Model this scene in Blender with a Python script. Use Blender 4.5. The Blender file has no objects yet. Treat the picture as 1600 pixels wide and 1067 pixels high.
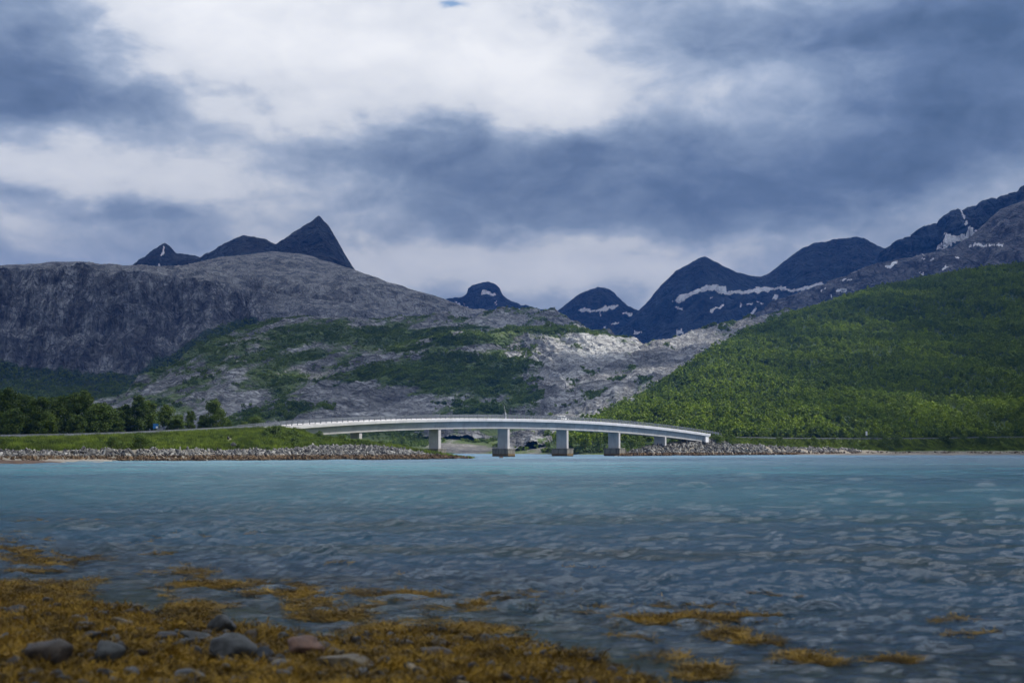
import bpy, bmesh, math, random
import numpy as np
from mathutils import Vector, Matrix, Euler

random.seed(7); rng = np.random.default_rng(11)
SC = bpy.context.scene
COL = SC.collection
R = math.radians

# ------------------------------------------------------------------ camera
FPX = 2222.0                     # focal length in pixels of the 1600 px wide photograph
CAMZ = 2.3
TH = math.atan(168.5 / FPX)      # tilt that puts the horizon at row 702
cam = bpy.data.cameras.new('camera'); camo = bpy.data.objects.new('camera', cam); COL.objects.link(camo)
camo.location = (0, 0, CAMZ); camo.rotation_euler = (R(90) + TH, 0, 0)
cam.sensor_width = 36.0; cam.lens = 50.0; cam.clip_start = 0.3; cam.clip_end = 60000
cam.dof.use_dof = True; cam.dof.focus_distance = 430; cam.dof.aperture_fstop = 1.8
SC.camera = camo

def slope_of(px, py):
    u = (np.asarray(px, float) - 800) / FPX; v = (533.5 - np.asarray(py, float)) / FPX
    dy = math.cos(TH) - v * math.sin(TH); dz = math.sin(TH) + v * math.cos(TH)
    return u / dy, dz / dy
def W(px, py, Y):
    a, b = slope_of(px, py)
    return np.stack([a * Y, np.broadcast_to(np.asarray(Y, float), a.shape), CAMZ + b * Y], -1)
def WZ(px, py, z):               # the point of that ray at height z
    a, b = slope_of(px, py); Y = (z - CAMZ) / b
    return np.stack([a * Y, Y, np.full_like(a * Y, z)], -1)

# ------------------------------------------------------------------ node helper
class NT:
    def __init__(s, tree): s.t = tree; s.n = tree.nodes; s.l = tree.links
    def put(s, sock, v):
        if v is None: return
        if isinstance(v, bpy.types.NodeSocket): s.l.new(v, sock)
        elif isinstance(v, (tuple, list)) and len(v) == 3 and len(getattr(sock, 'default_value', (0,))) == 4: sock.default_value = (*v, 1)
        else: sock.default_value = v
    def node(s, typ, **kw):
        n = s.n.new(typ)
        for k, v in kw.items(): setattr(n, k, v)
        return n
    def math(s, op, a, b=None, c=None, clamp=False):
        n = s.node('ShaderNodeMath', operation=op, use_clamp=clamp)
        s.put(n.inputs[0], a); s.put(n.inputs[1], b); s.put(n.inputs[2], c); return n.outputs[0]
    def vmath(s, op, a, b=None, c=None):
        n = s.node('ShaderNodeVectorMath', operation=op)
        s.put(n.inputs[0], a)
        if b is not None: s.put(n.inputs[1], b)
        if c is not None: s.put(n.inputs[2], c)
        return n.outputs['Value'] if op in ('DOT_PRODUCT', 'LENGTH') else n.outputs[0]
    def noise(s, vec, scale, detail=5, rough=.55, dist=0, typ='FBM', out='Fac'):
        n = s.node('ShaderNodeTexNoise'); n.noise_type = typ
        s.put(n.inputs['Vector'], vec); s.put(n.inputs['Scale'], scale); n.inputs['Detail'].default_value = detail
        n.inputs['Roughness'].default_value = rough; n.inputs['Distortion'].default_value = dist
        return n.outputs[out]
    def ramp(s, fac, stops, interp='LINEAR'):
        n = s.node('ShaderNodeValToRGB'); n.color_ramp.interpolation = interp
        e = n.color_ramp.elements
        while len(e) < len(stops): e.new(0.5)
        for el, (p, c) in zip(e, stops):
            el.position = p; el.color = (*c, 1) if isinstance(c, (tuple, list)) else (c, c, c, 1)
        s.put(n.inputs[0], fac); return n.outputs[0]
    def mix(s, f, a, b, typ='MIX'):
        n = s.node('ShaderNodeMix', data_type='RGBA', blend_type=typ)
        s.put(n.inputs[0], f); s.put(n.inputs[6], a); s.put(n.inputs[7], b); return n.outputs[2]
    def maprange(s, v, a, b, c=0., d=1., smooth=True):
        n = s.node('ShaderNodeMapRange'); n.interpolation_type = 'SMOOTHSTEP' if smooth else 'LINEAR'
        s.put(n.inputs[0], v)
        for i, x in enumerate((a, b, c, d)): n.inputs[1 + i].default_value = x
        return n.outputs[0]
    def mapping(s, vec, scale=(1, 1, 1), rot=(0, 0, 0), loc=(0, 0, 0)):
        n = s.node('ShaderNodeMapping'); s.put(n.inputs[0], vec)
        n.inputs['Location'].default_value = loc; n.inputs['Rotation'].default_value = rot; n.inputs['Scale'].default_value = scale
        return n.outputs[0]
    def bump(s, h, dist, strength=1.0, normal=None):
        n = s.node('ShaderNodeBump'); n.inputs['Strength'].default_value = strength; n.inputs['Distance'].default_value = dist
        s.put(n.inputs['Height'], h)
        if normal is not None: s.put(n.inputs['Normal'], normal)
        return n.outputs[0]
    def attr(s, name, out='Fac', typ='GEOMETRY'):
        n = s.node('ShaderNodeAttribute', attribute_name=name, attribute_type=typ); return n.outputs[out]
    def pos(s): return s.node('ShaderNodeNewGeometry').outputs['Position']
    def obj(s): return s.node('ShaderNodeTexCoord').outputs['Object']
    def rnd(s): return s.node('ShaderNodeObjectInfo').outputs['Random']

def new_mat(name):
    m = bpy.data.materials.new(name); m.use_nodes = True; m.node_tree.nodes.clear()
    t = NT(m.node_tree); out = t.node('ShaderNodeOutputMaterial')
    return m, t, out
def principled(t, out, color, rough=.8, normal=None, spec=.3, metallic=0, **kw):
    b = t.node('ShaderNodeBsdfPrincipled')
    t.put(b.inputs['Base Color'], color); t.put(b.inputs['Roughness'], rough)
    b.inputs['Specular IOR Level'].default_value = spec; b.inputs['Metallic'].default_value = metallic
    if normal is not None: t.put(b.inputs['Normal'], normal)
    for k, v in kw.items(): t.put(b.inputs[k.replace('_', ' ')], v)
    if out is not None: t.l.new(b.outputs[0], out.inputs[0])
    return b
def simple_mat(name, color, rough=.7, var=.15, scale=3., bump=0.0, metallic=0, spec=.3):
    m, t, out = new_mat(name); o = t.obj()
    n = t.noise(o, scale, 5, .6)
    c = t.mix(t.maprange(n, .3, .7), tuple(x * (1 - var) for x in color), tuple(min(1, x * (1 + var)) for x in color))
    nb = t.bump(n, bump) if bump else None
    principled(t, out, c, rough, nb, spec, metallic); return m

# ------------------------------------------------------------------ world: broken cloud under a Nishita sky
SUN_AZ, SUN_EL = -4.0, 44.0      # azimuth counted from +X towards +Y
wd = bpy.data.worlds.new('World'); SC.world = wd; wd.use_nodes = True
wt = NT(wd.node_tree); wt.n.clear()
wout = wt.node('ShaderNodeOutputWorld'); bg = wt.node('ShaderNodeBackground')
sky = wt.node('ShaderNodeTexSky', sky_type='NISHITA'); sky.sun_disc = False
sky.sun_elevation = R(SUN_EL); sky.sun_rotation = R(90 - SUN_AZ)
skyc = wt.vmath('SCALE', sky.outputs[0]); skyc.node.inputs['Scale'].default_value = .15
D = wt.node('ShaderNodeTexCoord').outputs['Generated']
sx = wt.node('ShaderNodeSeparateXYZ'); wt.put(sx.inputs[0], D)
az = wt.math('ARCTAN2', sx.outputs[0], sx.outputs[1]); el = wt.math('ARCSINE', sx.outputs[2])
cx = wt.node('ShaderNodeCombineXYZ'); wt.put(cx.inputs[0], az); wt.put(cx.inputs[1], el)
AE = cx.outputs[0]
st = wt.mapping(D, (1, 1, 2.4))
warp = wt.noise(st, 5.5, 5, .55, out='Color')
warp = wt.vmath('SUBTRACT', warp, (.5, .5, .5))
P = wt.vmath('MULTIPLY_ADD', warp, (.16, .085, 0), AE)
warp2 = wt.vmath('SUBTRACT', wt.noise(st, 19, 5, .6, out='Color'), (.5, .5, .5))
P = wt.vmath('MULTIPLY_ADD', warp2, (.045, .03, 0), P)
# brighter and darker cloud masses, by azimuth and elevation (given as photo column and row, sizes in pixels)
BL = [(520, 60, 300, 100, .42), (430, 130, 190, 85, .28), (800, 120, 120, 90, .30), (240, 20, 150, 50, .22),
      (960, 110, 190, 85, .16), (60, 240, 220, 70, .26), (260, 275, 240, 50, .24), (640, 395, 220, 50, .34),
      (820, 440, 240, 40, .22), (1010, 425, 150, 36, .20), (1250, 385, 260, 36, .12), (1230, 125, 250, 42, .16),
      (60, 385, 180, 40, .14), (430, 300, 170, 40, .16), (1500, 330, 120, 20, .06), (80, 330, 90, 20, -.12),
      (50, 110, 190, 85, -.34), (280, 150, 190, 46, -.20), (560, 225, 230, 36, -.20), (940, 255, 280, 50, -.19),
      (1180, 300, 300, 50, -.19), (1290, 45, 230, 45, -.18), (1530, 130, 170, 140, -.30), (1590, 20, 150, 90, -.22),
      (1420, 250, 200, 80, -.14), (240, 345, 140, 22, -.12), (700, 320, 260, 30, -.08), (100, -120, 300, 90, .10),
      (900, -150, 380, 90, .25), (1700, -80, 300, 120, -.15), (-300, 200, 260, 160, -.10)]
acc = None
for (bx, by, rx, ry, am) in BL:
    a = math.atan((bx - 800) / FPX); e = math.atan((702 - by) / FPX * math.cos(a))
    sxx, syy = FPX / rx, FPX / ry
    q = wt.vmath('MULTIPLY_ADD', P, (sxx, syy, 0), (-a * sxx, -e * syy, 0))
    g = wt.math('EXPONENT', wt.math('MULTIPLY', wt.vmath('DOT_PRODUCT', q, q), -.8))
    acc = wt.math('MULTIPLY_ADD', g, am, 0.50 if acc is None else acc)
n1 = wt.noise(wt.mapping(D, (1, 1, 1.9), loc=(3.1, .7, 2)), 8, 8, .55, .5)
n2 = wt.noise(wt.mapping(D, (1, 1, 1.7), loc=(.1, 5, 2)), 20, 7, .52, .6)
val = wt.math('MULTIPLY_ADD', wt.math('SUBTRACT', n1, .5), .62, acc)
n3_ = wt.noise(wt.mapping(D, (1, 1, 1.5), loc=(.6, 2, 4)), 46, 6, .5, .8)
val = wt.math('MULTIPLY_ADD', wt.math('SUBTRACT', n2, .5), .5, val)
val = wt.math('MULTIPLY_ADD', wt.math('SUBTRACT', n3_, .5), .16, val)
val = wt.math('MULTIPLY_ADD', val, .82, .03)
val = wt.math('MULTIPLY_ADD', wt.maprange(el, R(19), R(48)), .34, val)   # an overcast sky is brightest overhead
cl = wt.ramp(val, [(.0, (.072, .112, .185)), (.20, (.135, .190, .300)), (.40, (.262, .332, .455)), (.54, (.44, .505, .62)),
                   (.68, (.73, .755, .80)), (1., (.94, .945, .955))])
# one small break through which the clear sky shows
ha = math.atan((712 - 800) / FPX); he = math.atan((702 + 4) / FPX)
Ph = wt.vmath('MULTIPLY_ADD', warp2, (.035, .02, 0), AE)
q = wt.vmath('MULTIPLY_ADD', Ph, (FPX / 26, FPX / 9, 0), (-ha * FPX / 26, -he * FPX / 9, 0))
hole = wt.math('EXPONENT', wt.math('MULTIPLY', wt.vmath('DOT_PRODUCT', q, q), -1.0))
hole = wt.maprange(hole, .12, 1.0)
cl = wt.mix(hole, cl, skyc)
# the clear sky gives its share all over through the thin cloud
thin = wt.mix(.06, cl, skyc)
wt.put(bg.inputs[0], thin); bg.inputs[1].default_value = 1.22
wt.l.new(bg.outputs[0], wout.inputs[0])
wd.cycles.sampling_method = 'MANUAL'; wd.cycles.sample_map_resolution = 512

sun = bpy.data.lights.new('sun', 'SUN'); suno = bpy.data.objects.new('sun', sun); COL.objects.link(suno)
sun.energy = 5.0; sun.angle = R(.6); sun.color = (1.0, .95, .86)
SDIR = Vector((math.cos(R(SUN_EL)) * math.cos(R(SUN_AZ)), math.cos(R(SUN_EL)) * math.sin(R(SUN_AZ)), math.sin(R(SUN_EL))))
suno.rotation_euler = SDIR.to_track_quat('Z', 'Y').to_euler()
SC.view_settings.view_transform = 'Standard'; SC.view_settings.look = 'None'
SC.view_settings.exposure = 0.28; SC.view_settings.gamma = 1.0; SC.view_settings.use_curve_mapping = False
SC.cycles.max_bounces = 6; SC.cycles.diffuse_bounces = 2; SC.cycles.glossy_bounces = 2; SC.cycles.transmission_bounces = 3
SC.cycles.transparent_max_bounces = 8; SC.cycles.volume_bounces = 0
SC.cycles.caustics_reflective = False; SC.cycles.caustics_refractive = False
SC.cycles.use_denoising = True

# ------------------------------------------------------------------ numpy noise
_perm = np.random.default_rng(5).permutation(256); _perm = np.concatenate([_perm, _perm, _perm[:2]]).astype(np.int64)
_g = np.random.default_rng(6).normal(size=(256, 3)); _g /= np.linalg.norm(_g, axis=1)[:, None]
def pn(x, y, z=0.):
    x, y, z = np.broadcast_arrays(np.asarray(x, float), np.asarray(y, float), np.asarray(z, float))
    xi, yi, zi = np.floor(x).astype(np.int64), np.floor(y).astype(np.int64), np.floor(z).astype(np.int64)
    fx, fy, fz = x - xi, y - yi, z - zi
    u, v, w = [f * f * f * (f * (f * 6 - 15) + 10) for f in (fx, fy, fz)]
    xi &= 255; yi &= 255; zi &= 255
    def c(a, b, d):
        h = _perm[_perm[_perm[xi + a] + yi + b] + zi + d]; g = _g[h]
        return g[..., 0] * (fx - a) + g[..., 1] * (fy - b) + g[..., 2] * (fz - d)
    def L(a, b, t): return a + (b - a) * t
    return L(L(L(c(0,0,0), c(1,0,0), u), L(c(0,1,0), c(1,1,0), u), v), L(L(c(0,0,1), c(1,0,1), u), L(c(0,1,1), c(1,1,1), u), v), w) * 1.6
def fbm(x, y, z=0., o=5, gain=.5, lac=2.03):
    s = 0; a = 1.; t = 0
    for i in range(o):
        s = s + a * pn(x + 7.3 * i, y + 3.1 * i, z + 1.7 * i); t += a
        x, y, z = x * lac, y * lac, z * lac; a *= gain
    return s / t
def ridged(x, y, z=0., o=5, gain=.5, lac=2.07):
    s = 0; a = 1.; t = 0
    for i in range(o):
        s = s + a * (1 - 2 * np.abs(pn(x + 5.3 * i, y + 9.1 * i, z + 2.7 * i))); t += a
        x, y, z = x * lac, y * lac, z * lac; a *= gain
    return s / t
def sstep(a, b, x):
    t = np.clip((x - a) / (b - a), 0, 1); return t * t * (3 - 2 * t)

# ------------------------------------------------------------------ object helpers
def tag(o, label=None, cat=None, group=None, kind=None):
    if label: o['label'] = label
    if cat: o['category'] = cat
    if group: o['group'] = group
    if kind: o['kind'] = kind
    return o
def link(name, me, mat=None, parent=None, smooth=False):
    if mat is not None and not me.materials: me.materials.append(mat)
    o = bpy.data.objects.new(name, me); COL.objects.link(o)
    if parent is not None: o.parent = parent
    if smooth: me.polygons.foreach_set('use_smooth', np.ones(len(me.polygons), bool))
    return o
def mesh_np(name, V, F, attrs=None, smooth=True, mat=None):
    """V (n,3), F (m,k) all faces with k corners; attrs: name -> per-vertex float"""
    me = bpy.data.meshes.new(name); V = np.asarray(V, np.float32); F = np.asarray(F, np.int32)
    me.vertices.add(len(V)); me.vertices.foreach_set('co', V.ravel())
    m, k = F.shape
    me.loops.add(m * k); me.loops.foreach_set('vertex_index', F.ravel())
    me.polygons.add(m); me.polygons.foreach_set('loop_start', np.arange(0, m * k, k, dtype=np.int32))
    me.polygons.foreach_set('use_smooth', np.full(m, smooth, bool))
    me.update(calc_edges=True)
    for a, v in (attrs or {}).items():
        at = me.attributes.new(a, 'FLOAT', 'POINT'); at.data.foreach_set('value', np.asarray(v, np.float32).ravel())
    if mat is not None: me.materials.append(mat)
    return me
def grid_faces(nr, nc):
    i = np.arange(nr - 1)[:, None] * nc + np.arange(nc - 1)[None, :]
    return np.stack([i, i + 1, i + nc + 1, i + nc], -1).reshape(-1, 4)
class MB:
    """collects boxes, bars, prisms into ONE mesh"""
    def __init__(s): s.V = []; s.F = []
    def add(s, V, F):
        b = len(s.V); s.V += [tuple(v) for v in V]; s.F += [tuple(i + b for i in f) for f in F]
    def hexa(s, b4, t4):
        s.add(list(b4) + list(t4), [(3, 2, 1, 0), (4, 5, 6, 7), (0, 1, 5, 4), (1, 2, 6, 5), (2, 3, 7, 6), (3, 0, 4, 7)])
    def box(s, c, d, rz=0, taper=1.):
        cx, cy, cz = c; a, b, h = d[0] / 2, d[1] / 2, d[2] / 2; cs, sn = math.cos(rz), math.sin(rz)
        def q(k, z): return [(cx + x * k * cs - y * k * sn, cy + x * k * sn + y * k * cs, z) for x, y in ((-a, -b), (a, -b), (a, b), (-a, b))]
        s.hexa(q(1, cz - h), q(taper, cz + h))
    def bar(s, p, q, w, h=None):
        p, q = Vector(p), Vector(q); h = h or w; d = (q - p).normalized()
        side = d.cross(Vector((0, 0, 1)))
        if side.length < 1e-3: side = Vector((1, 0, 0))
        side.normalize(); up = side.cross(d)
        def ring(o): return [o - side * w / 2 - up * h / 2, o + side * w / 2 - up * h / 2, o + side * w / 2 + up * h / 2, o - side * w / 2 + up * h / 2]
        s.hexa(ring(p), ring(q))
    def tube(s, p, q, r0, r1=None, n=8):
        p, q = Vector(p), Vector(q); r1 = r0 if r1 is None else r1; d = (q - p).normalized()
        side = d.cross(Vector((0, 0, 1)))
        if side.length < 1e-3: side = Vector((1, 0, 0))
        side.normalize(); up = side.cross(d); b = len(s.V)
        for o, r in ((p, r0), (q, r1)):
            for i in range(n):
                t = 2 * math.pi * i / n; s.V.append(tuple(o + (side * math.cos(t) + up * math.sin(t)) * r))
        for i in range(n): s.F.append((b + i, b + (i + 1) % n, b + n + (i + 1) % n, b + n + i))
        s.F.append(tuple(b + i for i in reversed(range(n)))); s.F.append(tuple(b + n + i for i in range(n)))
    def sweep(s, path, section, closed=True):
        """path: list of (pos, side vector); section: list of (side, up)"""
        b = len(s.V); n = len(section)
        for p, sd in path:
            for (a, h) in section: s.V.append((p[0] + sd[0] * a, p[1] + sd[1] * a, p[2] + h))
        for k in range(len(path) - 1):
            for i in range(n if closed else n - 1):
                j = (i + 1) % n; s.F.append((b + k * n + i, b + k * n + j, b + (k + 1) * n + j, b + (k + 1) * n + i))
        if closed:
            s.F.append(tuple(b + i for i in reversed(range(n)))); m = b + (len(path) - 1) * n; s.F.append(tuple(m + i for i in range(n)))
    def mesh(s, name, mat=None, bevel=0, smooth=False):
        me = bpy.data.meshes.new(name); me.from_pydata(s.V, [], s.F); me.update()
        bm = bmesh.new(); bm.from_mesh(me); bmesh.ops.recalc_face_normals(bm, faces=bm.faces)
        if bevel: bmesh.ops.bevel(bm, geom=list(bm.edges), offset=bevel, segments=2, affect='EDGES', profile=.5)
        bm.to_mesh(me); bm.free()
        if mat: me.materials.append(mat)
        if smooth: me.polygons.foreach_set('use_smooth', np.ones(len(me.polygons), bool))
        return me
    def build(s, name, mat=None, parent=None, bevel=0, smooth=False):
        return link(name, s.mesh(name, mat, bevel, smooth), None, parent)
def empty(name, loc=(0, 0, 0), rz=0):
    o = bpy.data.objects.new(name, None); COL.objects.link(o); o.location = loc; o.rotation_euler = (0, 0, rz); o.empty_display_size = .1; return o

def scatter(name, pts, rot, scl, idx, protos, label, cat=None, kind='stuff'):
    """many copies of a few small meshes as ONE stuff object (geometry nodes)"""
    pc = bpy.data.collections.new(name + '_source')
    for i, m in enumerate(protos):
        m_o = bpy.data.objects.new('%s_kind_%d' % (name, i), m); pc.objects.link(m_o)
    n = len(pts); me = bpy.data.meshes.new(name)
    me.vertices.add(n); me.vertices.foreach_set('co', np.asarray(pts, np.float32).ravel())
    a = me.attributes.new('rot', 'FLOAT_VECTOR', 'POINT'); a.data.foreach_set('vector', np.asarray(rot, np.float32).ravel())
    scl = np.asarray(scl, np.float32)
    if scl.ndim == 1: scl = np.repeat(scl[:, None], 3, 1)
    a = me.attributes.new('scl', 'FLOAT_VECTOR', 'POINT'); a.data.foreach_set('vector', scl.ravel())
    a = me.attributes.new('idx', 'INT', 'POINT'); a.data.foreach_set('value', np.asarray(idx, np.int32))
    o = bpy.data.objects.new(name, me); COL.objects.link(o)
    ng = bpy.data.node_groups.new(name, 'GeometryNodeTree')
    ng.interface.new_socket('Geometry', in_out='INPUT', socket_type='NodeSocketGeometry')
    ng.interface.new_socket('Geometry', in_out='OUTPUT', socket_type='NodeSocketGeometry')
    t = NT(ng); gi = t.node('NodeGroupInput'); go = t.node('NodeGroupOutput')
    ci = t.node('GeometryNodeCollectionInfo'); ci.inputs['Collection'].default_value = pc
    ci.inputs['Separate Children'].default_value = True; ci.inputs['Reset Children'].default_value = True
    m2p = t.node('GeometryNodeMeshToPoints'); t.l.new(gi.outputs[0], m2p.inputs['Mesh'])
    ip = t.node('GeometryNodeInstanceOnPoints'); t.l.new(m2p.outputs[0], ip.inputs['Points'])
    t.l.new(ci.outputs[0], ip.inputs['Instance']); ip.inputs['Pick Instance'].default_value = True
    def na(nm, ty):
        q = t.node('GeometryNodeInputNamedAttribute', data_type=ty); q.inputs['Name'].default_value = nm
        return q.outputs['Attribute']
    t.l.new(na('idx', 'INT'), ip.inputs['Instance Index']); 
    e2r = t.node('FunctionNodeEulerToRotation'); t.l.new(na('rot', 'FLOAT_VECTOR'), e2r.inputs[0]); t.l.new(e2r.outputs[0], ip.inputs['Rotation'])
    t.l.new(na('scl', 'FLOAT_VECTOR'), ip.inputs['Scale']); t.l.new(ip.outputs[0], go.inputs[0])
    md = o.modifiers.new('scatter', 'NODES'); md.node_group = ng
    tag(o, label, cat, kind=kind); return o

# ------------------------------------------------------------------ materials of the land
def terrain_mat(name, rock_a, rock_b, veg_a, veg_b, streak=(0, 0, 0), streak_scale=(1, 1, .2), big=.004, fine=.03, bumpd=4., crack=.5, darken=.45):
    m, t, out = new_mat(name); p = t.pos()
    ps = t.mapping(p, streak_scale, streak)
    n1 = t.noise(p, big, 6, .6, .3); n2 = t.noise(ps, fine, 8, .65, .6); n3 = t.noise(p, fine * 4, 6, .7)
    c = t.mix(t.maprange(n1, .3, .7), rock_a, rock_b)
    w = t.maprange(n2, .38, .62); c = t.mix(w, t.vmath('SCALE', c), c)
    w_s = c.node.inputs[6].links[0].from_node; w_s.inputs['Scale'].default_value = 1 - darken
    # joints and cracks of the rock
    v = t.node('ShaderNodeTexVoronoi', feature='DISTANCE_TO_EDGE'); t.put(v.inputs['Vector'], t.vmath('MULTIPLY_ADD', t.noise(p, fine * .8, 4, .6, out='Color'), (60, 60, 60), ps)); v.inputs['Scale'].default_value = fine * .9
    cr = t.maprange(v.outputs[0], 0., .09)
    v2 = t.node('ShaderNodeTexVoronoi', feature='DISTANCE_TO_EDGE'); t.put(v2.inputs['Vector'], t.vmath('MULTIPLY_ADD', t.noise(p, fine * 3, 4, .6, out='Color'), (16, 16, 16), ps)); v2.inputs['Scale'].default_value = fine * 3.2
    cr2 = t.maprange(v2.outputs[0], 0., .13); cr = t.math('MULTIPLY', cr, t.math('MULTIPLY_ADD', cr2, .7, .3))
    v3 = t.node('ShaderNodeTexVoronoi', feature='DISTANCE_TO_EDGE'); t.put(v3.inputs['Vector'], t.vmath('MULTIPLY_ADD', t.noise(p, fine * .35, 5, .6, out='Color'), (150, 150, 150), t.mapping(p, (1, 1, 1.3), (0, R(28), 0)))); v3.inputs['Scale'].default_value = fine * .30
    cr = t.math('MULTIPLY', cr, t.math('MULTIPLY_ADD', t.maprange(v3.outputs[0], 0., .035), .85, .15))
    c = t.mix(t.math('MULTIPLY', t.math('SUBTRACT', 1., cr), crack), c, (.03, .03, .035))
    c = t.mix(t.maprange(n3, .38, .62), t.mix(.42, c, (.02, .02, .022)), t.vmath('SCALE', c)); c.node.inputs[7].links[0].from_node.inputs['Scale'].default_value = 1.25
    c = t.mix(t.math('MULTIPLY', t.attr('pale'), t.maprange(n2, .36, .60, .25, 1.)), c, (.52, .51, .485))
    veg = t.attr('veg'); vn = t.math('MULTIPLY_ADD', t.math('SUBTRACT', t.noise(ps, fine * 1.6, 7, .7), .5), 1.3, veg)
    vm = t.maprange(vn, .40, .60)
    vc = t.mix(t.maprange(t.noise(p, fine * 2.2, 6, .7), .3, .7), veg_a, veg_b)
    c = t.mix(vm, c, vc)
    sn = t.attr('snow'); sn = t.maprange(t.math('MULTIPLY_ADD', t.math('SUBTRACT', t.noise(p, fine * 2., 5, .6), .5), .7, sn), .45, .55)
    c = t.mix(sn, c, (.92, .93, .95))
    h = t.math('ADD', t.math('MULTIPLY', n2, 1.), t.math('MULTIPLY', cr, .6)); h = t.math('MULTIPLY_ADD', n3, .8, h)
    principled(t, out, c, .85, t.bump(h, bumpd * 1.5, 1.), .25); return m

class Layer:
    """terrain between rows; each row gives photo column -> (photo row, distance)"""
    def __init__(s, rows, x0, x1): s.rows = rows; s.x0 = x0; s.x1 = x1
    def at(s, px, t):
        """px, t arrays (t in 0..len(rows)-1) -> world xyz"""
        px = np.asarray(px, float); t = np.asarray(t, float); Z = []; YY = []
        for r in s.rows:
            xs = [p[0] for p in r]
            Z.append(np.interp(px, xs, [p[1] for p in r])); YY.append(np.interp(px, xs, [p[2] for p in r]))
        Z = np.array(Z); YY = np.array(YY); k = np.clip(np.floor(t).astype(int), 0, len(s.rows) - 2); f = t - k
        idx = tuple(np.indices(px.shape)) if px.ndim else ()
        def g(A, kk): return A[(np.clip(kk, 0, len(s.rows) - 1),) + idx]
        # catmull-rom with limited tangents, so that the slope is round and not faceted
        def cr(A):
            a, b, c, d = g(A, k - 1), g(A, k), g(A, k + 1), g(A, k + 2)
            m0 = np.where((b - a) * (c - b) > 0, .5 * (c - a), 0); m1 = np.where((c - b) * (d - c) > 0, .5 * (d - b), 0)
            m0 = np.clip(m0, -3 * abs(c - b), 3 * abs(c - b)); m1 = np.clip(m1, -3 * abs(c - b), 3 * abs(c - b))
            f2, f3 = f * f, f * f * f
            return (2 * f3 - 3 * f2 + 1) * b + (f3 - 2 * f2 + f) * m0 + (-2 * f3 + 3 * f2) * c + (f3 - f2) * m1
        return W(px, cr(Z), cr(YY))
def smooth_poly(pts, n=5):
    return pts
def build_layer(name, L, nx, ts, mat, disp, attrs, label, kind='structure', smooth=True):
    px = np.linspace(L.x0, L.x1, nx); PX, T = np.meshgrid(px, ts)
    V = L.at(PX, T)
    dx = np.gradient(V, axis=1); dt = np.gradient(V, axis=0); N = np.cross(dx, dt); N /= np.linalg.norm(N, axis=-1)[..., None] + 1e-9
    N[N[..., 2] < 0] *= -1
    if disp is not None: V = V + N * disp(V, PX, T)[..., None]
    # photo position of every vertex, for masks such as where snow lies
    u = V[..., 0] / V[..., 1]; w = (V[..., 2] - CAMZ) / V[..., 1]
    ang = np.arctan(w) - TH; py = 533.5 - FPX * np.tan(ang); pxx = 800 + FPX * u * np.cos(np.arctan(w)) / np.cos(ang)
    dx = np.gradient(V, axis=1); dt = np.gradient(V, axis=0); N2 = np.cross(dx, dt); N2 /= np.linalg.norm(N2, axis=-1)[..., None] + 1e-9
    at = attrs(V, pxx, py, np.abs(N2[..., 2]), PX, T) if attrs else {}
    at.setdefault('veg', np.zeros(PX.shape)); at.setdefault('snow', np.zeros(PX.shape)); at.setdefault('pale', np.zeros(PX.shape))
    me = mesh_np(name, V.reshape(-1, 3), grid_faces(len(ts), nx), {k: v for k, v in at.items()}, smooth, mat)
    o = link(name, me); tag(o, label, kind=kind)
    L.V = V; L.attr = at; L.px = PX; L.T = T; L.nz = np.abs(N2[..., 2]); L.ppx = pxx; L.ppy = py
    return o
def ts_of(*seg):
    out = []
    for i, n in enumerate(seg): out += list(np.linspace(i, i + 1, n, endpoint=False))
    return np.array(out + [float(len(seg))])
def blobs(px, py, lst):
    s = np.zeros(px.shape)
    for (cx, cy, rx, ry, a) in lst: s = s + a * np.exp(-(((px - cx) / rx) ** 2 + ((py - cy) / ry) ** 2))
    return s
def poly_mask(px, py, polys, jitter=1.2):
    jx = fbm(px / 9, py / 9, 3.3, 3) * jitter * 2; jy = fbm(px / 9, py / 9, 8.3, 3) * jitter * 2
    X = px + jx; Y = py + jy; res = np.zeros(px.shape)
    for P_ in polys:
        x0, x1 = min(p[0] for p in P_) - 6, max(p[0] for p in P_) + 6; y0, y1 = min(p[1] for p in P_) - 6, max(p[1] for p in P_) + 6
        sel = (X > x0) & (X < x1) & (Y > y0) & (Y < y1)
        if not sel.any(): continue
        xs, ys = X[sel], Y[sel]; ins = np.zeros(xs.shape, bool); n = len(P_)
        for i in range(n):
            (ax, ay), (bx, by) = P_[i], P_[(i + 1) % n]
            c = ((ay > ys) != (by > ys)) & (xs < (bx - ax) * (ys - ay) / (by - ay + 1e-9) + ax); ins ^= c
        res[sel] = np.maximum(res[sel], ins)
    return res
def line(pts, Y): return [(p[0], p[1], Y) for p in pts]
def off(row, dpy, Y): return [(a, b + dpy, Y if not callable(Y) else Y(a)) for (a, b, *_r) in row]

# ================================================================== THE SETTING
# seabed and lowland sheet out to the horizon
m_ground = simple_mat('lowland_ground', (.07, .08, .05), .95, .3, .01)
g = 16000
V = [(-g, -3000, -6), (g, -3000, -6), (g, 26000, -6), (-g, 26000, -6)]
tag(link('ground', mesh_np('ground', V, [(0, 1, 2, 3)], mat=m_ground)), 'dark sea floor and lowland sheet under the fjord', kind='structure')

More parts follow.
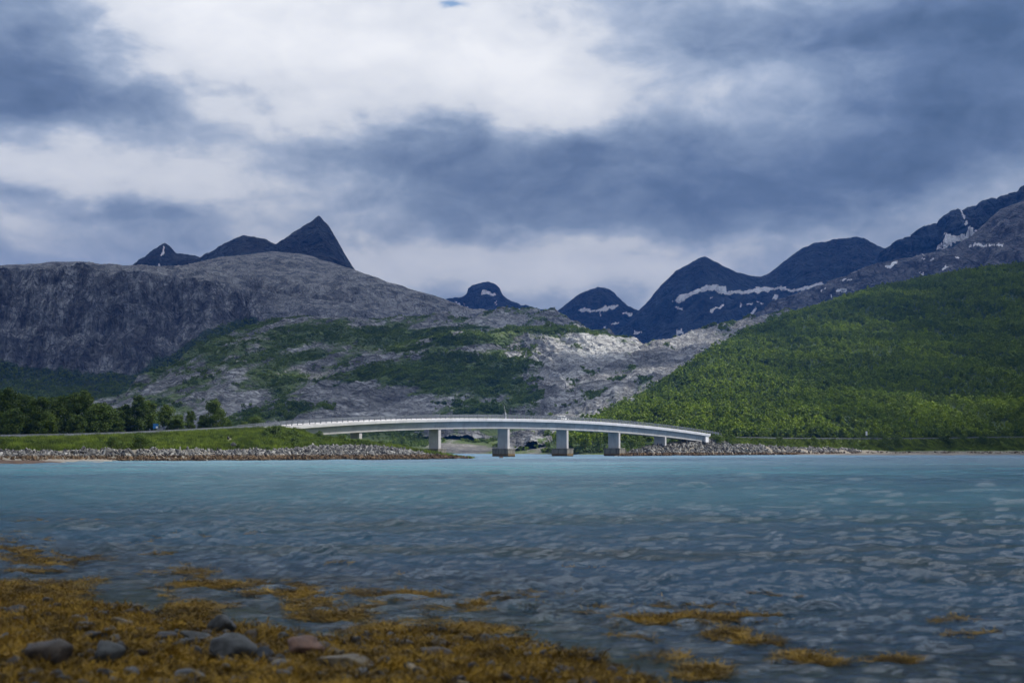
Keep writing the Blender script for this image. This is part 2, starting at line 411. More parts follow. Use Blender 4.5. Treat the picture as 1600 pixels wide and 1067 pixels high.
# --- far peaks
m_far = terrain_mat('far_peak_hazy_rock', (.022, .038, .060), (.068, .088, .115), (.05, .07, .04), (.06, .08, .05), (0, R(12), 0), (1, 1, .5), .0016, .008, 34., .5, .6)  # rock tone turned blue to carry part of the distance haze
m_grey = terrain_mat('grey_slope_rock', (.14, .14, .145), (.22, .215, .215), (.05, .07, .035), (.07, .09, .04), (0, R(18), 0), (1, 1, 1.), .003, .014, 12., .45, .5)
def peak(name, crest, Y, depth, base, label, mat, amp=40, sc=900., nx=None, nt=90, snow=None, rid=1., rough=1.6):
    x0, x1 = crest[0][0], crest[-1][0]; cxs = np.linspace(x0, x1, int((x1 - x0) / 1.6))
    cys = np.interp(cxs, [c[0] for c in crest], [c[1] for c in crest]); jg = rough * (ridged(cxs / 22., Y / 997., 0, 4, .6) - .45 + .8 * fbm(cxs / 5., 3.3, 0, 3)); cys = cys - jg * np.minimum(1, np.minimum(cxs - x0, x1 - cxs) / 8)
    crest = list(zip(cxs.tolist(), cys.tolist()))
    mid = [(a, b + (base - b) * .45, Y - depth * .42) for a, b in crest]
    rows = [[(x0, base + 60, Y - depth * 1.2), (x1, base + 60, Y - depth * 1.2)],
            [(x0, base, Y - depth), (x1, base, Y - depth)], mid, line(crest, Y),
            [(a, b + max(0, (base - b)) * .6 + 15, Y + depth * .8) for a, b in crest]]
    L = Layer(rows, x0, x1)
    def disp(V, PX, T):
        k = sstep(3.25, 2.7, T) * sstep(-.1, .5, abs(T - 3) ) * .97 + .03
        e = np.minimum(1, np.minimum(PX - x0, x1 - PX) / 12.)
        return amp * k * e * (.9 * (ridged(V[..., 0] / sc, V[..., 2] / sc * .45, V[..., 1] / sc, 6, .6) - .45) * rid + .10 * ridged(V[..., 0] / sc * 9, V[..., 2] / sc * 9, V[..., 1] / sc * 5, 4) + .5 * fbm(V[..., 0] / sc * 3, V[..., 1] / sc * 3, V[..., 2] / sc * 2, 5))
    def at(V, px, py, nz, PX, T):
        d = {}
        if snow: d['snow'] = poly_mask(px, py, snow, 2.4) * np.clip(1.0 + .9 * fbm(px / 7, py / 3.5, 5., 4), 0, 1)
        return d
    nx = nx or int((x1 - x0) * 1.1)
    amp = amp * 2.3
    return build_layer(name, L, nx, ts_of(6, nt // 2, nt // 2, 20), mat, disp, at, label)

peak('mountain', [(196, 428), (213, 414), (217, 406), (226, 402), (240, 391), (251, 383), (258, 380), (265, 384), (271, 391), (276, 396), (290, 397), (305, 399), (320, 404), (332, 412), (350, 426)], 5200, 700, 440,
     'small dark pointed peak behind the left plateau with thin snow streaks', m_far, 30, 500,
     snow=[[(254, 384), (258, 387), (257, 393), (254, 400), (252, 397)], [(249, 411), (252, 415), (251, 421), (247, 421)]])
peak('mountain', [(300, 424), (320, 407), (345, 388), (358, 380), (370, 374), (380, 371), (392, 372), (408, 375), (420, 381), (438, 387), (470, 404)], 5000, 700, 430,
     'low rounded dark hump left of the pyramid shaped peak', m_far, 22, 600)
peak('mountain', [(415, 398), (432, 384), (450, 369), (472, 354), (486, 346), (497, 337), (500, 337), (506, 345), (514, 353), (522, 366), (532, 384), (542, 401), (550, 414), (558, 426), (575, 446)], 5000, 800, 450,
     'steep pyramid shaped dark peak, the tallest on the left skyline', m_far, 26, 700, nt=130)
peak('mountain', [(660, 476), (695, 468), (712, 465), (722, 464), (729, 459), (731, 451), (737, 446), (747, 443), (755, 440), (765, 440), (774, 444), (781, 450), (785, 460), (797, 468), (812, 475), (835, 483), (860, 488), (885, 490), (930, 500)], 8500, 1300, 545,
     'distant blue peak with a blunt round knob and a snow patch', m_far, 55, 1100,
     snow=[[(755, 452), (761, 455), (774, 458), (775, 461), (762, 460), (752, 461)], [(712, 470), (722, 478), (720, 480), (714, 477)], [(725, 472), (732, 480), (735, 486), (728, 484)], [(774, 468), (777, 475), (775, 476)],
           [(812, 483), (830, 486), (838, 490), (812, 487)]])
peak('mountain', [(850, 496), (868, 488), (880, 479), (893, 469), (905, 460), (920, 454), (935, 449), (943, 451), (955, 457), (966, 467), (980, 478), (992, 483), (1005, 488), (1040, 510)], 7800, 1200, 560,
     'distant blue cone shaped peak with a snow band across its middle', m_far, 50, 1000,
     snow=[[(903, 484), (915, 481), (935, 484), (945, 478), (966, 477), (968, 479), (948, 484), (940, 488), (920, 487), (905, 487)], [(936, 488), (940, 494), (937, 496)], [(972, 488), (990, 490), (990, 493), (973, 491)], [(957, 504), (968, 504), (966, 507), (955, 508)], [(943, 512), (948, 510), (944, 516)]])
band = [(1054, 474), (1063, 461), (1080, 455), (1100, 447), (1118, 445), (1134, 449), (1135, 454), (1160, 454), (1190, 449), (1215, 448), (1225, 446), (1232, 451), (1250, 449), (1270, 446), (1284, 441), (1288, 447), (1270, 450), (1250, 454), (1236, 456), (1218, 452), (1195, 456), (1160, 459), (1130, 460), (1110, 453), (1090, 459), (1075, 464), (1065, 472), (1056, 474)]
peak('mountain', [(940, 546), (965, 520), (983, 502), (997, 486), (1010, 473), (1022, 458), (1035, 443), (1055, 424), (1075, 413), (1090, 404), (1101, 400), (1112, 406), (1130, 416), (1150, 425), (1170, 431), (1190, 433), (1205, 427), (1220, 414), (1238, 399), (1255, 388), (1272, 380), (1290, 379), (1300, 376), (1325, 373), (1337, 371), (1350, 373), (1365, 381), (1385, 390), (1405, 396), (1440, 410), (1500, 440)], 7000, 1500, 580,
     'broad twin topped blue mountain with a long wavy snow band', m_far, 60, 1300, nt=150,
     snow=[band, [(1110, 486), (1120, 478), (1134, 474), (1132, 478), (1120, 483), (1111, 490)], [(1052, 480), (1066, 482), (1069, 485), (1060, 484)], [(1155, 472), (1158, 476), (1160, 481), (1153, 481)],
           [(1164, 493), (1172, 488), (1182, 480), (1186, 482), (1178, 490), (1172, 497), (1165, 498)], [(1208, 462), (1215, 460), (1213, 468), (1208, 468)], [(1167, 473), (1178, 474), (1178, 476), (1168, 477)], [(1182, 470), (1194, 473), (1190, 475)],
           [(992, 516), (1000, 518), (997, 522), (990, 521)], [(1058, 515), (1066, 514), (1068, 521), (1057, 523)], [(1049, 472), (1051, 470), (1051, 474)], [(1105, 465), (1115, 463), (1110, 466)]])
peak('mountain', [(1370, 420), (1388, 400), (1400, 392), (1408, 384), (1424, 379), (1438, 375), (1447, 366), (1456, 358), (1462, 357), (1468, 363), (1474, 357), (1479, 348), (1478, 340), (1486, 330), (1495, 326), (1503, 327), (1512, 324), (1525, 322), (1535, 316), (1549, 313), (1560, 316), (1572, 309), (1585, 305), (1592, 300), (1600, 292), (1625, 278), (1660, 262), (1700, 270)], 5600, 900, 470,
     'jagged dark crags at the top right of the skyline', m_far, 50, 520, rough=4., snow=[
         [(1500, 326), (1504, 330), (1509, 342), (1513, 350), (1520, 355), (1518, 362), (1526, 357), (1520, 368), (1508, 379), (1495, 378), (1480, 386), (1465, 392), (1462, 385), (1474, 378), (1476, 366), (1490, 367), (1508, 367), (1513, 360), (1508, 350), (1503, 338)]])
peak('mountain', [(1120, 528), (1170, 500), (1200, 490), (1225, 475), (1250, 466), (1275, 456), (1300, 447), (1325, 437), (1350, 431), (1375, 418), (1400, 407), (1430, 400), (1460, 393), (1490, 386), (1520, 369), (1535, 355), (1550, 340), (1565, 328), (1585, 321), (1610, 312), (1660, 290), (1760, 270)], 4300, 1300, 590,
     'grey rock slope dotted with snow behind the green hill', m_grey, 40, 600, nt=170, snow=[
         [(1383, 418), (1392, 410), (1403, 408), (1401, 413), (1390, 418)], [(1416, 394), (1424, 395), (1432, 400), (1422, 403), (1415, 401)], [(1440, 394), (1446, 402), (1440, 398)], [(1440, 404), (1450, 402), (1446, 406)],
         [(1512, 384), (1525, 380), (1545, 383), (1568, 381), (1565, 385), (1540, 386), (1515, 386)], [(1452, 404), (1457, 403), (1457, 408)], [(1474, 414), (1480, 416), (1478, 422), (1474, 421)], [(1435, 426), (1447, 426), (1440, 430)],
         [(1304, 452), (1314, 449), (1325, 454), (1322, 458), (1308, 455)], [(1275, 456), (1290, 449), (1292, 451), (1279, 459)], [(1292, 463), (1300, 461), (1301, 465), (1295, 465)], [(1314, 438), (1330, 435), (1330, 438), (1316, 440)], [(1491, 402), (1498, 403), (1496, 406)]])

# --- left massif: plateau, cliff wall, wooded talus
m_cliff = terrain_mat('cliff_rock', (.20, .21, .225), (.36, .367, .375), (.025, .045, .018), (.045, .07, .025), (0, R(5), 0), (1.5, 1, .11), .004, .022, 9., .6, .70)
RIM = [(-200, 440, 2640), (0, 438, 2640), (60, 434, 2660), (120, 432, 2680), (200, 438, 2700), (260, 444, 2740), (320, 445, 2790), (370, 452, 2850), (400, 458, 2880), (430, 462, 2850), (480, 472, 2780), (560, 482, 2760), (650, 492, 2760), (760, 502, 2760)]
A = Layer([
    [(-200, 700, 1700), (760, 700, 1700)],
    [(-200, 640, 2150), (300, 640, 2150), (760, 640, 2100)],
    [(-200, 560, 2500), (0, 572, 2500), (60, 586, 2480), (110, 590, 2480), (160, 588, 2480), (220, 585, 2500), (270, 562, 2560), (310, 535, 2600), (350, 512, 2650), (385, 505, 2750), (430, 520, 2600), (520, 560, 2500), (650, 560, 2500), (760, 560, 2500)],
    [(p[0], p[1] + (13 if p[0] < 330 else 9 if p[0] < 420 else 7), p[2] - (22 if p[0] < 330 else 40 if p[0] < 420 else 60)) for p in RIM],
    RIM,
    [(p[0], p[1] - 3.0, p[2] + (45 if p[0] < 410 else 40)) for p in RIM],
    [(-200, 422, 2900), (0, 424, 2900), (120, 418, 2950), (220, 425, 3000), (320, 426, 3050), (420, 432, 3080), (500, 440, 3000), (580, 452, 2960), (650, 470, 2940), (700, 480, 2920), (760, 496, 2900)],
    [(-200, 414, 3400), (0, 417, 3400), (55, 414, 3400), (85, 411, 3400), (120, 411, 3400), (160, 416, 3400), (215, 419, 3450), (245, 421, 3500), (280, 418, 3600), (310, 410, 3700), (340, 403, 3800), (380, 399, 3900), (425, 393, 4000), (470, 397, 3900), (520, 412, 3700), (553, 422, 3500), (580, 432, 3400), (605, 442, 3300), (650, 455, 3200), (680, 464, 3150), (710, 475, 3100), (730, 483, 3050), (760, 500, 3000)],
    [(-200, 470, 4600), (760, 540, 3900)]], -200, 760)
def dispA(V, PX, T):
    cl = sstep(1.85, 2.2, T) * sstep(4.0, 3.5, T) * sstep(440, 390, PX)
    x, y, z = V[..., 0], V[..., 1], V[..., 2]
    wall = 44 * (ridged(x / 210, z / 900, y / 500, 3, .5) - .5) + 26 * ridged(x / 70 + .2 * fbm(x / 90, z / 90, 0, 3), z / 420, 0, 5, .6) + 12 * fbm(x / 120, z / 45, 0, 4)
    gen = 20 * fbm(x / 300, y / 300, z / 200, 6, .55) + 8 * ridged(x / 90, y / 90, z / 60, 5, .6) + 17 * sstep(3.8, 4.6, T) * (ridged((x * .9 - z * .5) / 170, (z * 1.6 + y * .10 + x * .25) / 38, y / 260, 5, .6) - .5)
    e = 1 - .8 * sstep(6.2, 7, T)
    return cl * wall + gen * e
def attA(V, px, py, nz, PX, T):
    foot = sstep(2.12, 1.85, T)
    v = foot * 1.1 + .25 * fbm(V[..., 0] / 160, V[..., 2] / 80, 0, 4) + blobs(px, py, [(385, 525, 45, 35, .5), (330, 560, 50, 30, .3), (300, 575, 60, 30, .4), (90, 620, 200, 30, .4), (40, 578, 30, 4, .5)]) * (T < 2.4)
    return {'veg': np.where(T > 2.5, 0, v), 'pale': .42 * sstep(3.8, 4.3, T + .15 * fbm(V[..., 0] / 60, V[..., 1] / 60, 0, 3)) + .22 * sstep(400, 450, px) * (T < 4.3)}  # plateau colour lightened as overhead sky light would, against the cliff wall
build_layer('mountain', A, 900, ts_of(8, 80, 120, 14, 10, 50, 60, 12), m_cliff, dispA, attA, 'long grey rock plateau with a sheer dark cliff wall on the left')

# --- middle rock hills
m_slab = terrain_mat('slab_rock', (.25, .252, .256), (.43, .428, .42), (.042, .070, .016), (.105, .145, .03), (0, R(-24), 0), (1, 1, 2.6), .006, .024, 4.5, .55, .55)
m_slab2 = terrain_mat('steep_slab_rock', (.23, .23, .232), (.40, .395, .385), (.04, .07, .018), (.09, .13, .03), (0, R(-38), 0), (1, 1, 3.2), .007, .03, 3.6, .5, .55)
B1 = Layer([
    [(60, 706, 1150), (1000, 706, 1150)],
    [(60, 700, 1250), (180, 690, 1300), (260, 660, 1350), (400, 640, 1350), (560, 640, 1350), (1000, 640, 1300)],
    [(60, 690, 1350), (180, 655, 1450), (240, 628, 1500), (300, 600, 1560), (380, 575, 1600), (470, 565, 1600), (600, 590, 1500), (1000, 600, 1500)],
    [(60, 680, 1450), (180, 645, 1560), (240, 606, 1650), (300, 576, 1750), (340, 552, 1800), (400, 532, 1850), (500, 535, 1800), (620, 545, 1750), (760, 530, 1800), (1000, 560, 1750)],
    [(60, 672, 1550), (180, 636, 1650), (240, 597, 1750), (300, 566, 1850), (350, 538, 1950), (385, 517, 2000), (420, 506, 2050), (480, 500, 2100), (540, 501, 2100), (600, 505, 2080), (650, 501, 2100), (700, 498, 2150), (735, 499, 2200), (765, 493, 2250), (800, 488, 2250), (830, 487, 2250), (860, 491, 2200), (885, 499, 2150), (905, 511, 2080), (925, 525, 2000), (960, 545, 1900), (1000, 560, 1900)],
    [(60, 690, 1900), (420, 560, 2500), (1000, 600, 2500)]], 60, 1000)
def dispB1(V, PX, T):
    x, y, z = V[..., 0], V[..., 1], V[..., 2]
    q = (x * .91 + z * .42) / 150; r = (z * .91 - x * .42) / 34
    e = 1 - .6 * sstep(3.7, 4, T)
    return e * (18 * fbm(x / 150, y / 150, z / 90, 5) + 17 * ridged(q, r, y / 200, 5, .55) + 3 * fbm(x / 25, y / 25, z / 14, 4))
VEG_B1 = [(560, 610, 70, 30, .3), (740, 580, 110, 40, .3), (470, 560, 60, 12, .35), (330, 545, 40, 18, .4), (440, 610, 30, 40, .45), (600, 525, 120, 18, .4), (480, 520, 90, 12, .2),
          (740, 515, 70, 8, .3), (840, 500, 40, 10, .1), (660, 500, 60, 8, .1), (250, 630, 40, 16, .2), (390, 650, 100, 15, .2), (820, 505, 80, 14, -.2), (700, 508, 60, 6, -.2),
          (360, 620, 70, 30, -.25), (520, 640, 60, 20, -.2), (260, 590, 40, 14, -.15), (300, 610, 40, 20, .1)]
def attB1(V, px, py, nz, PX, T):
    x, z = V[..., 0], V[..., 2]
    n = fbm((x * .91 + z * .42) / 90, (z * .91 - x * .42) / 22, 2.2, 5, .6)
    return {'veg': .36 + .75 * n + blobs(px, py, VEG_B1) + .5 * (nz - .72)}
build_layer('hill', B1, 860, ts_of(6, 50, 70, 90, 10), m_slab, dispB1, attB1, 'broad rocky hill of grey slabs with green ledges in the middle distance')

B2 = Layer([
    [(330, 706, 1000), (1080, 706, 900)],
    [(330, 696, 1080), (500, 668, 1100), (700, 668, 1050), (900, 672, 1000), (1080, 668, 1000)],
    [(330, 690, 1120), (450, 660, 1200), (540, 640, 1230), (640, 632, 1250), (740, 632, 1250), (860, 632, 1200), (950, 632, 1150), (1080, 630, 1150)],
    [(330, 684, 1180), (450, 640, 1280), (540, 605, 1340), (640, 585, 1370), (740, 575, 1400), (860, 572, 1380), (930, 580, 1350), (1080, 590, 1350)],
    [(330, 680, 1250), (430, 640, 1350), (500, 600, 1440), (540, 578, 1470), (580, 560, 1500), (620, 549, 1520), (660, 541, 1540), (700, 534, 1560), (740, 531, 1570), (775, 527, 1580), (810, 522, 1600), (850, 517, 1600), (885, 516, 1600), (915, 519, 1600), (945, 526, 1590), (975, 537, 1580), (1000, 548, 1570), (1030, 565, 1560), (1080, 590, 1560)],
    [(330, 690, 1500), (600, 570, 1900), (1080, 600, 1900)]], 330, 1080)
def dispB2(V, PX, T):
    x, y, z = V[..., 0], V[..., 1], V[..., 2]
    a = np.where(PX > 820, -.62, .38); c = np.sqrt(1 - a * a)
    q = (x * c + z * -a * -1) / 110; r = (z * c - x * -a * -1) / 22
    e = 1 - .5 * sstep(3.7, 4, T)
    return e * (15 * fbm(x / 120, y / 120, z / 70, 5) + 14 * ridged(q, r, y / 160, 5, .55) + 2.4 * fbm(x / 18, y / 18, z / 10, 4))
VEG_B2 = [(700, 575, 120, 32, .34), (760, 600, 80, 35, .25), (620, 585, 70, 18, .4), (770, 650, 70, 20, .35), (880, 545, 25, 8, .1), (580, 630, 60, 22, -.55), (640, 640, 60, 18, -.3), (920, 545, 80, 30, -.45),
          (860, 600, 45, 50, -.35), (800, 555, 40, 14, -.05), (640, 690, 40, 14, .5), (690, 640, 50, 14, .2), (720, 545, 60, 8, -.2), (870, 650, 40, 20, -.2), (560, 560, 60, 8, -.3), (520, 610, 30, 12, -.1),
          (850, 518, 60, 6, .35), (780, 533, 60, 7, .35), (970, 555, 20, 6, .2), (680, 690, 30, 12, -.6), (740, 694, 30, 8, -.6), (900, 690, 100, 10, .2)]
def attB2(V, px, py, nz, PX, T):
    x, z = V[..., 0], V[..., 2]
    a = np.where(px > 850, -.62, .30); c = np.sqrt(1 - a * a)
    n = fbm((x * c + z * a) / 70, (z * c - x * a) / 16, 5.2, 5, .6)
    return {'veg': .40 + .75 * n + blobs(px, py, VEG_B2) + .5 * (nz - .7), 'pale': np.clip(blobs(px, py, [(930, 540, 75, 26, 1.), (860, 520, 60, 12, .6), (880, 585, 35, 35, .35), (920, 590, 40, 30, .35), (640, 548, 60, 6, .4)]), 0, 1)}  # pale bare rock, lightened further for the sunlit patch
build_layer('hill', B2, 860, ts_of(8, 50, 80, 90, 10), m_slab, dispB2, attB2, 'nearer rocky rise with a pale bare right end lightened as sunlit and a green bushy middle')

C = Layer([
    [(790, 706, 760), (1330, 706, 760)],
    [(790, 700, 800), (900, 690, 820), (1000, 672, 850), (1330, 660, 900)],
    [(790, 698, 860), (850, 684, 900), (920, 650, 1000), (1000, 612, 1100), (1100, 580, 1200), (1330, 560, 1300)],
    [(790, 697, 900), (830, 690, 950), (860, 668, 1020), (890, 644, 1100), (925, 612, 1200), (965, 582, 1300), (1000, 560, 1400), (1050, 548, 1450), (1100, 535, 1500), (1150, 521, 1600), (1330, 490, 1700)],
    [(790, 696, 940), (825, 686, 1000), (855, 664, 1070), (885, 640, 1150), (920, 607, 1270), (960, 576, 1400), (985, 557, 1480), (1003, 549, 1520), (1030, 541, 1560), (1062, 532, 1600), (1100, 519, 1650), (1140, 508, 1700), (1170, 500, 1750), (1200, 495, 1800), (1240, 488, 1850), (1330, 470, 1950)],
    [(790, 700, 1300), (1330, 540, 2500)]], 790, 1330)
def dispC(V, PX, T):
    x, y, z = V[..., 0], V[..., 1], V[..., 2]
    q = (x * .78 + z * .62) / 90; r = (z * .78 - x * .62) / 16
    e = 1 - .6 * sstep(3.7, 4, T)
    return e * (9 * fbm(x / 90, y / 90, z / 60, 5) + 9 * ridged(q, r, y / 160, 5, .55) + 1.6 * fbm(x / 14, y / 14, z / 9, 4))
VEG_C = [(980, 640, 50, 22, .35), (1010, 600, 30, 12, .2), (900, 670, 50, 14, .25), (1090, 540, 60, 10, -.2), (960, 600, 40, 14, -.25), (880, 690, 70, 10, .4), (1150, 540, 60, 20, .2), (930, 640, 20, 14, -.2)]
def attC(V, px, py, nz, PX, T):
    x, z = V[..., 0], V[..., 2]
    n = fbm((x * .78 + z * .62) / 60, (z * .78 - x * .62) / 12, 7.2, 5, .6)
    return {'veg': .30 + .75 * n + blobs(px, py, VEG_C), 'pale': np.clip(blobs(px, py, [(960, 600, 50, 40, .3), (1080, 530, 90, 12, .4), (900, 650, 40, 25, .25)]) * (.6 + fbm((x * .78 + z * .62) / 70, (z * .78 - x * .62) / 9, 1.2, 4)), 0, 1)}  # sunlit look carried down the ridge as paler rock streaks
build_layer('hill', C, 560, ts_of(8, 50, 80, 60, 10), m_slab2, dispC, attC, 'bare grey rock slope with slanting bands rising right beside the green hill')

# --- green wooded hill on the right
m_wood = terrain_mat('wooded_slope', (.10, .10, .10), (.16, .155, .15), (.028, .050, .012), (.055, .090, .020), (0, 0, 0), (1, 1, 1), .006, .06, 1.5, .2, .3)
Dl = Layer([
    [(860, 708, 639), (960, 708, 639), (1100, 702, 649), (1250, 700, 699), (1600, 698, 859), (1900, 697, 899)],
    [(860, 699, 640), (960, 694, 640), (1100, 688, 650), (1250, 688, 700), (1600, 687, 860), (1900, 685, 900)],
    [(860, 697, 690), (930, 676, 720), (1000, 655, 760), (1100, 640, 800), (1250, 628, 860), (1400, 615, 960), (1600, 600, 1060), (1900, 590, 1100)],
    [(860, 696, 740), (930, 668, 780), (985, 642, 840), (1060, 604, 950), (1130, 570, 1060), (1250, 548, 1160), (1400, 522, 1260), (1600, 500, 1360), (1900, 480, 1400)],
    [(860, 695, 780), (925, 668, 820), (945, 656, 860), (985, 636, 920), (1022, 612, 980), (1062, 586, 1050), (1102, 561, 1130), (1142, 533, 1220), (1172, 518, 1280), (1202, 508, 1330), (1245, 493, 1380), (1300, 473, 1440), (1350, 458, 1500), (1400, 447, 1550), (1450, 438, 1600), (1500, 430, 1640), (1550, 423, 1680), (1600, 416, 1700), (1700, 402, 1750), (1900, 380, 1800)],
    [(860, 700, 1100), (1200, 545, 1700), (1900, 440, 2400)]], 860, 1900)
def dispD(V, PX, T):
    x, y, z = V[..., 0], V[..., 1], V[..., 2]
    e = sstep(1.0, 1.5, T) * (1 - .7 * sstep(3.7, 4, T))
    q = (x * .85 + y * .5) / 190; r = (y * .85 - x * .5) / 60
    return e * (9 * fbm(x / 120, y / 120, 0, 4) + 8 * fbm(q, r, 0, 4))
def attD(V, px, py, nz, PX, T): return {'veg': np.full(px.shape, 1.0)}
build_layer('hillside', Dl, 320, ts_of(6, 40, 50, 50, 8), m_wood, dispD, attD, 'ground of the steep wooded green hillside on the right')

# --- low shore behind the bridge: pale rock and grass at the inlet
m_shore = terrain_mat('shore_rock', (.24, .225, .205), (.38, .355, .32), (.07, .11, .025), (.13, .17, .04), (0, R(-15), 0), (1, 1, 2.), .03, .09, 1.0, .4, .4)
E = Layer([
    [(430, 712, 880), (700, 711, 780), (860, 713, 640), (1080, 713, 560)],
    [(430, 706, 900), (560, 706.5, 890), (640, 705, 860), (700, 707, 800), (760, 706.3, 790), (860, 708.5, 690), (920, 709, 640), (1080, 711, 580)],
    [(430, 690, 940), (520, 684, 950), (600, 676, 960), (660, 690, 950), (700, 700, 840), (760, 697, 860), (800, 693, 860), (860, 690, 800), (930, 692, 760), (1080, 694, 620)],
    [(430, 680, 1000), (540, 668, 1020), (640, 665, 1050), (690, 680, 1040), (740, 693, 920), (800, 684, 930), (850, 680, 900), (930, 684, 820), (1080, 690, 700)],
    [(430, 700, 1100), (700, 700, 1150), (1080, 700, 800)]], 430, 1080)
def dispE(V, PX, T):
    x, y, z = V[..., 0], V[..., 1], V[..., 2]
    return .9 * fbm(x / 40, y / 30, z / 12, 5) + .6 * ridged(x / 30, z / 6, 0, 4)
def attE(V, px, py, nz, PX, T):
    return {'veg': .62 + .8 * fbm(V[..., 0] / 30, V[..., 2] / 8, 3.2, 4) + blobs(px, py, [(640, 680, 45, 18, .7), (560, 690, 60, 12, .3), (720, 700, 50, 6, -.9), (840, 696, 25, 8, -.4), (905, 696, 30, 7, -.3), (870, 690, 60, 10, .3), (970, 695, 80, 12, .4), (760, 690, 30, 6, .3)])}
build_layer('shore', E, 560, ts_of(6, 30, 30, 6), m_shore, dispE, attE, 'low shore of pale rock and grass behind the bridge')

# ------------------------------------------------------------------ near land
def zof(py, Y): return CAMZ + float(slope_of(800, py)[1]) * Y
road_left = [(-260, 687, 288), (0, 684.5, 305), (100, 683, 315), (200, 679.5, 328), (300, 674.5, 345), (370, 670.5, 360), (440, 667.5, 380)]
m_land = None
def land_mat():
    m, t, out = new_mat('grass_bank'); p = t.pos()
    n1 = t.noise(p, .12, 6, .6); n2 = t.noise(p, 1.3, 6, .7)
    c = t.mix(t.maprange(n1, .3, .7), (.055, .085, .016), (.13, .155, .03)); c = t.mix(t.maprange(n2, .3, .75), t.mix(.5, c, (.03, .045, .01)), c)
    c = t.mix(t.maprange(t.math('MULTIPLY_ADD', t.math('SUBTRACT', t.noise(p, .3, 5, .6), .5), 1.2, t.attr('veg')), .40, .60), (.20, .18, .15), c)
    principled(t, out, c, .95, t.bump(n2, .35), .1); return m
m_land = land_mat()
WL = [(-260, 722, 258), (0, 722, 262), (300, 720.5, 285), (500, 719, 303), (600, 718.5, 312), (680, 717, 330), (740, 716, 352)]
F = Layer([
    [(a, 735, Y - 8) for a, b, Y in WL],
    [(a, 702 + (2.3 + .3) * FPX / Y, Y) for a, b, Y in WL],
    [(-260, 706, 268), (0, 706, 272), (300, 705, 296), (430, 703.5, 318), (480, 700.5, 324), (540, 699, 332), (600, 700.5, 342), (640, 707, 348), (680, 713.5, 350), (740, 719.0, 356)],
    [(-260, 700, 276), (0, 701, 280), (300, 699, 303), (430, 696, 330), (500, 696, 345), (560, 694.5, 360), (620, 700, 374), (660, 707, 372), (690, 713, 370), (740, 720, 370)],
    [(-260, 688, 284), (0, 686, 300), (100, 684.5, 310), (200, 681, 323), (300, 676, 340), (370, 672, 356), (440, 668.5, 375), (460, 672, 382), (500, 684, 384), (560, 691.5, 388), (620, 699, 392), (660, 708, 388), (740, 720, 380)],
    [(-260, 686.5, 292), (0, 684.4, 312), (100, 682.8, 323), (200, 679.5, 336), (300, 674.5, 354), (370, 670.5, 370), (440, 667.5, 391), (460, 672, 395), (500, 684, 396), (560, 692, 400), (620, 700, 404), (660, 709, 404), (740, 720, 400)],
    [(-260, 686, 330), (0, 684, 350), (200, 681, 370), (300, 677, 390), (440, 671, 430), (500, 690, 430), (560, 697, 430), (620, 706, 430), (740, 720, 430)],
    [(-260, 712, 560), (440, 715, 520), (740, 722, 480)]], -260, 740)
def dispF(V, PX, T):
    x, y, z = V[..., 0], V[..., 1], V[..., 2]
    e = sstep(4.0, 3.6, T) + sstep(5.2, 6, T) + sstep(440, 480, PX); e = np.clip(e, 0, 1)
    return e * (.5 * fbm(x / 9, y / 9, z / 5, 4) + .25 * fbm(x / 2, y / 2, z / 2, 3))
def attF(V, px, py, nz, PX, T):
    return {'veg': sstep(2.1, 2.6, T) * 1.0 + blobs(px, py, [(265, 683, 26, 4, -.5), (300, 683, 20, 3, -.35), (358, 689, 12, 9, -.55)])}
build_layer('embankment', F, 700, ts_of(3, 8, 10, 20, 6, 8, 6), m_land, dispF, attF, 'grassy road embankment and stony spit on the left shore')
WR = [(960, 0, 486), (1000, 0, 500), (1100, 0, 532), (1250, 0, 601), (1400, 0, 681), (1600, 0, 786), (1900, 0, 880)]
G = Layer([
    [(a, 722, Y - 20) for a, b, Y in WR],
    [(a, 702 + (2.3 + .3) * FPX / Y, Y) for a, b, Y in WR],
    [(960, 712.5, 490), (990, 706, 506), (1015, 700, 514), (1050, 695, 526), (1090, 690, 540), (1120, 691.5, 552), (1160, 698, 562), (1250, 701, 620), (1330, 703.5, 660), (1400, 705, 700), (1600, 704.5, 810), (1900, 704, 900)],
    [(960, 713, 500), (990, 707, 515), (1015, 700, 524), (1050, 694.5, 536), (1090, 688, 548), (1110, 685, 556), (1140, 690, 568), (1200, 696, 600), (1330, 700, 680), (1400, 701, 715), (1600, 700, 830), (1900, 700, 920)],
    [(960, 713, 520), (990, 708, 535), (1020, 700, 545), (1060, 694, 556), (1090, 688, 560), (1106, 684.5, 562), (1160, 685.5, 590), (1250, 687, 640), (1400, 687, 730), (1500, 685.6, 790), (1600, 683.8, 850), (1900, 681, 940)],
    [(960, 713.5, 540), (990, 709, 555), (1020, 701, 565), (1060, 694.5, 575), (1090, 688, 578), (1106, 684.3, 575), (1160, 685.2, 602), (1250, 686.6, 652), (1400, 686.6, 743), (1500, 685.2, 804), (1600, 683.4, 865), (1900, 680.6, 955)],
    [(960, 713, 600), (1100, 690, 640), (1250, 688, 690), (1600, 684, 890), (1900, 681, 980)]], 960, 1900)
def dispG(V, PX, T):
    x, y, z = V[..., 0], V[..., 1], V[..., 2]
    e = np.clip(sstep(4.0, 3.6, T) + sstep(5.2, 6, T) + sstep(1106, 1090, PX), 0, 1)
    return e * (.5 * fbm(x / 9, y / 9, z / 5, 4) + .25 * fbm(x / 2, y / 2, z / 2, 3))
def attG(V, px, py, nz, PX, T): return {'veg': sstep(2.1, 2.5, T + .3 * sstep(1330, 1400, PX))}
build_layer('embankment', G, 640, ts_of(3, 8, 10, 16, 6, 8), m_land, dispG, attG, 'grassy roadside bank and stony beach on the right shore')

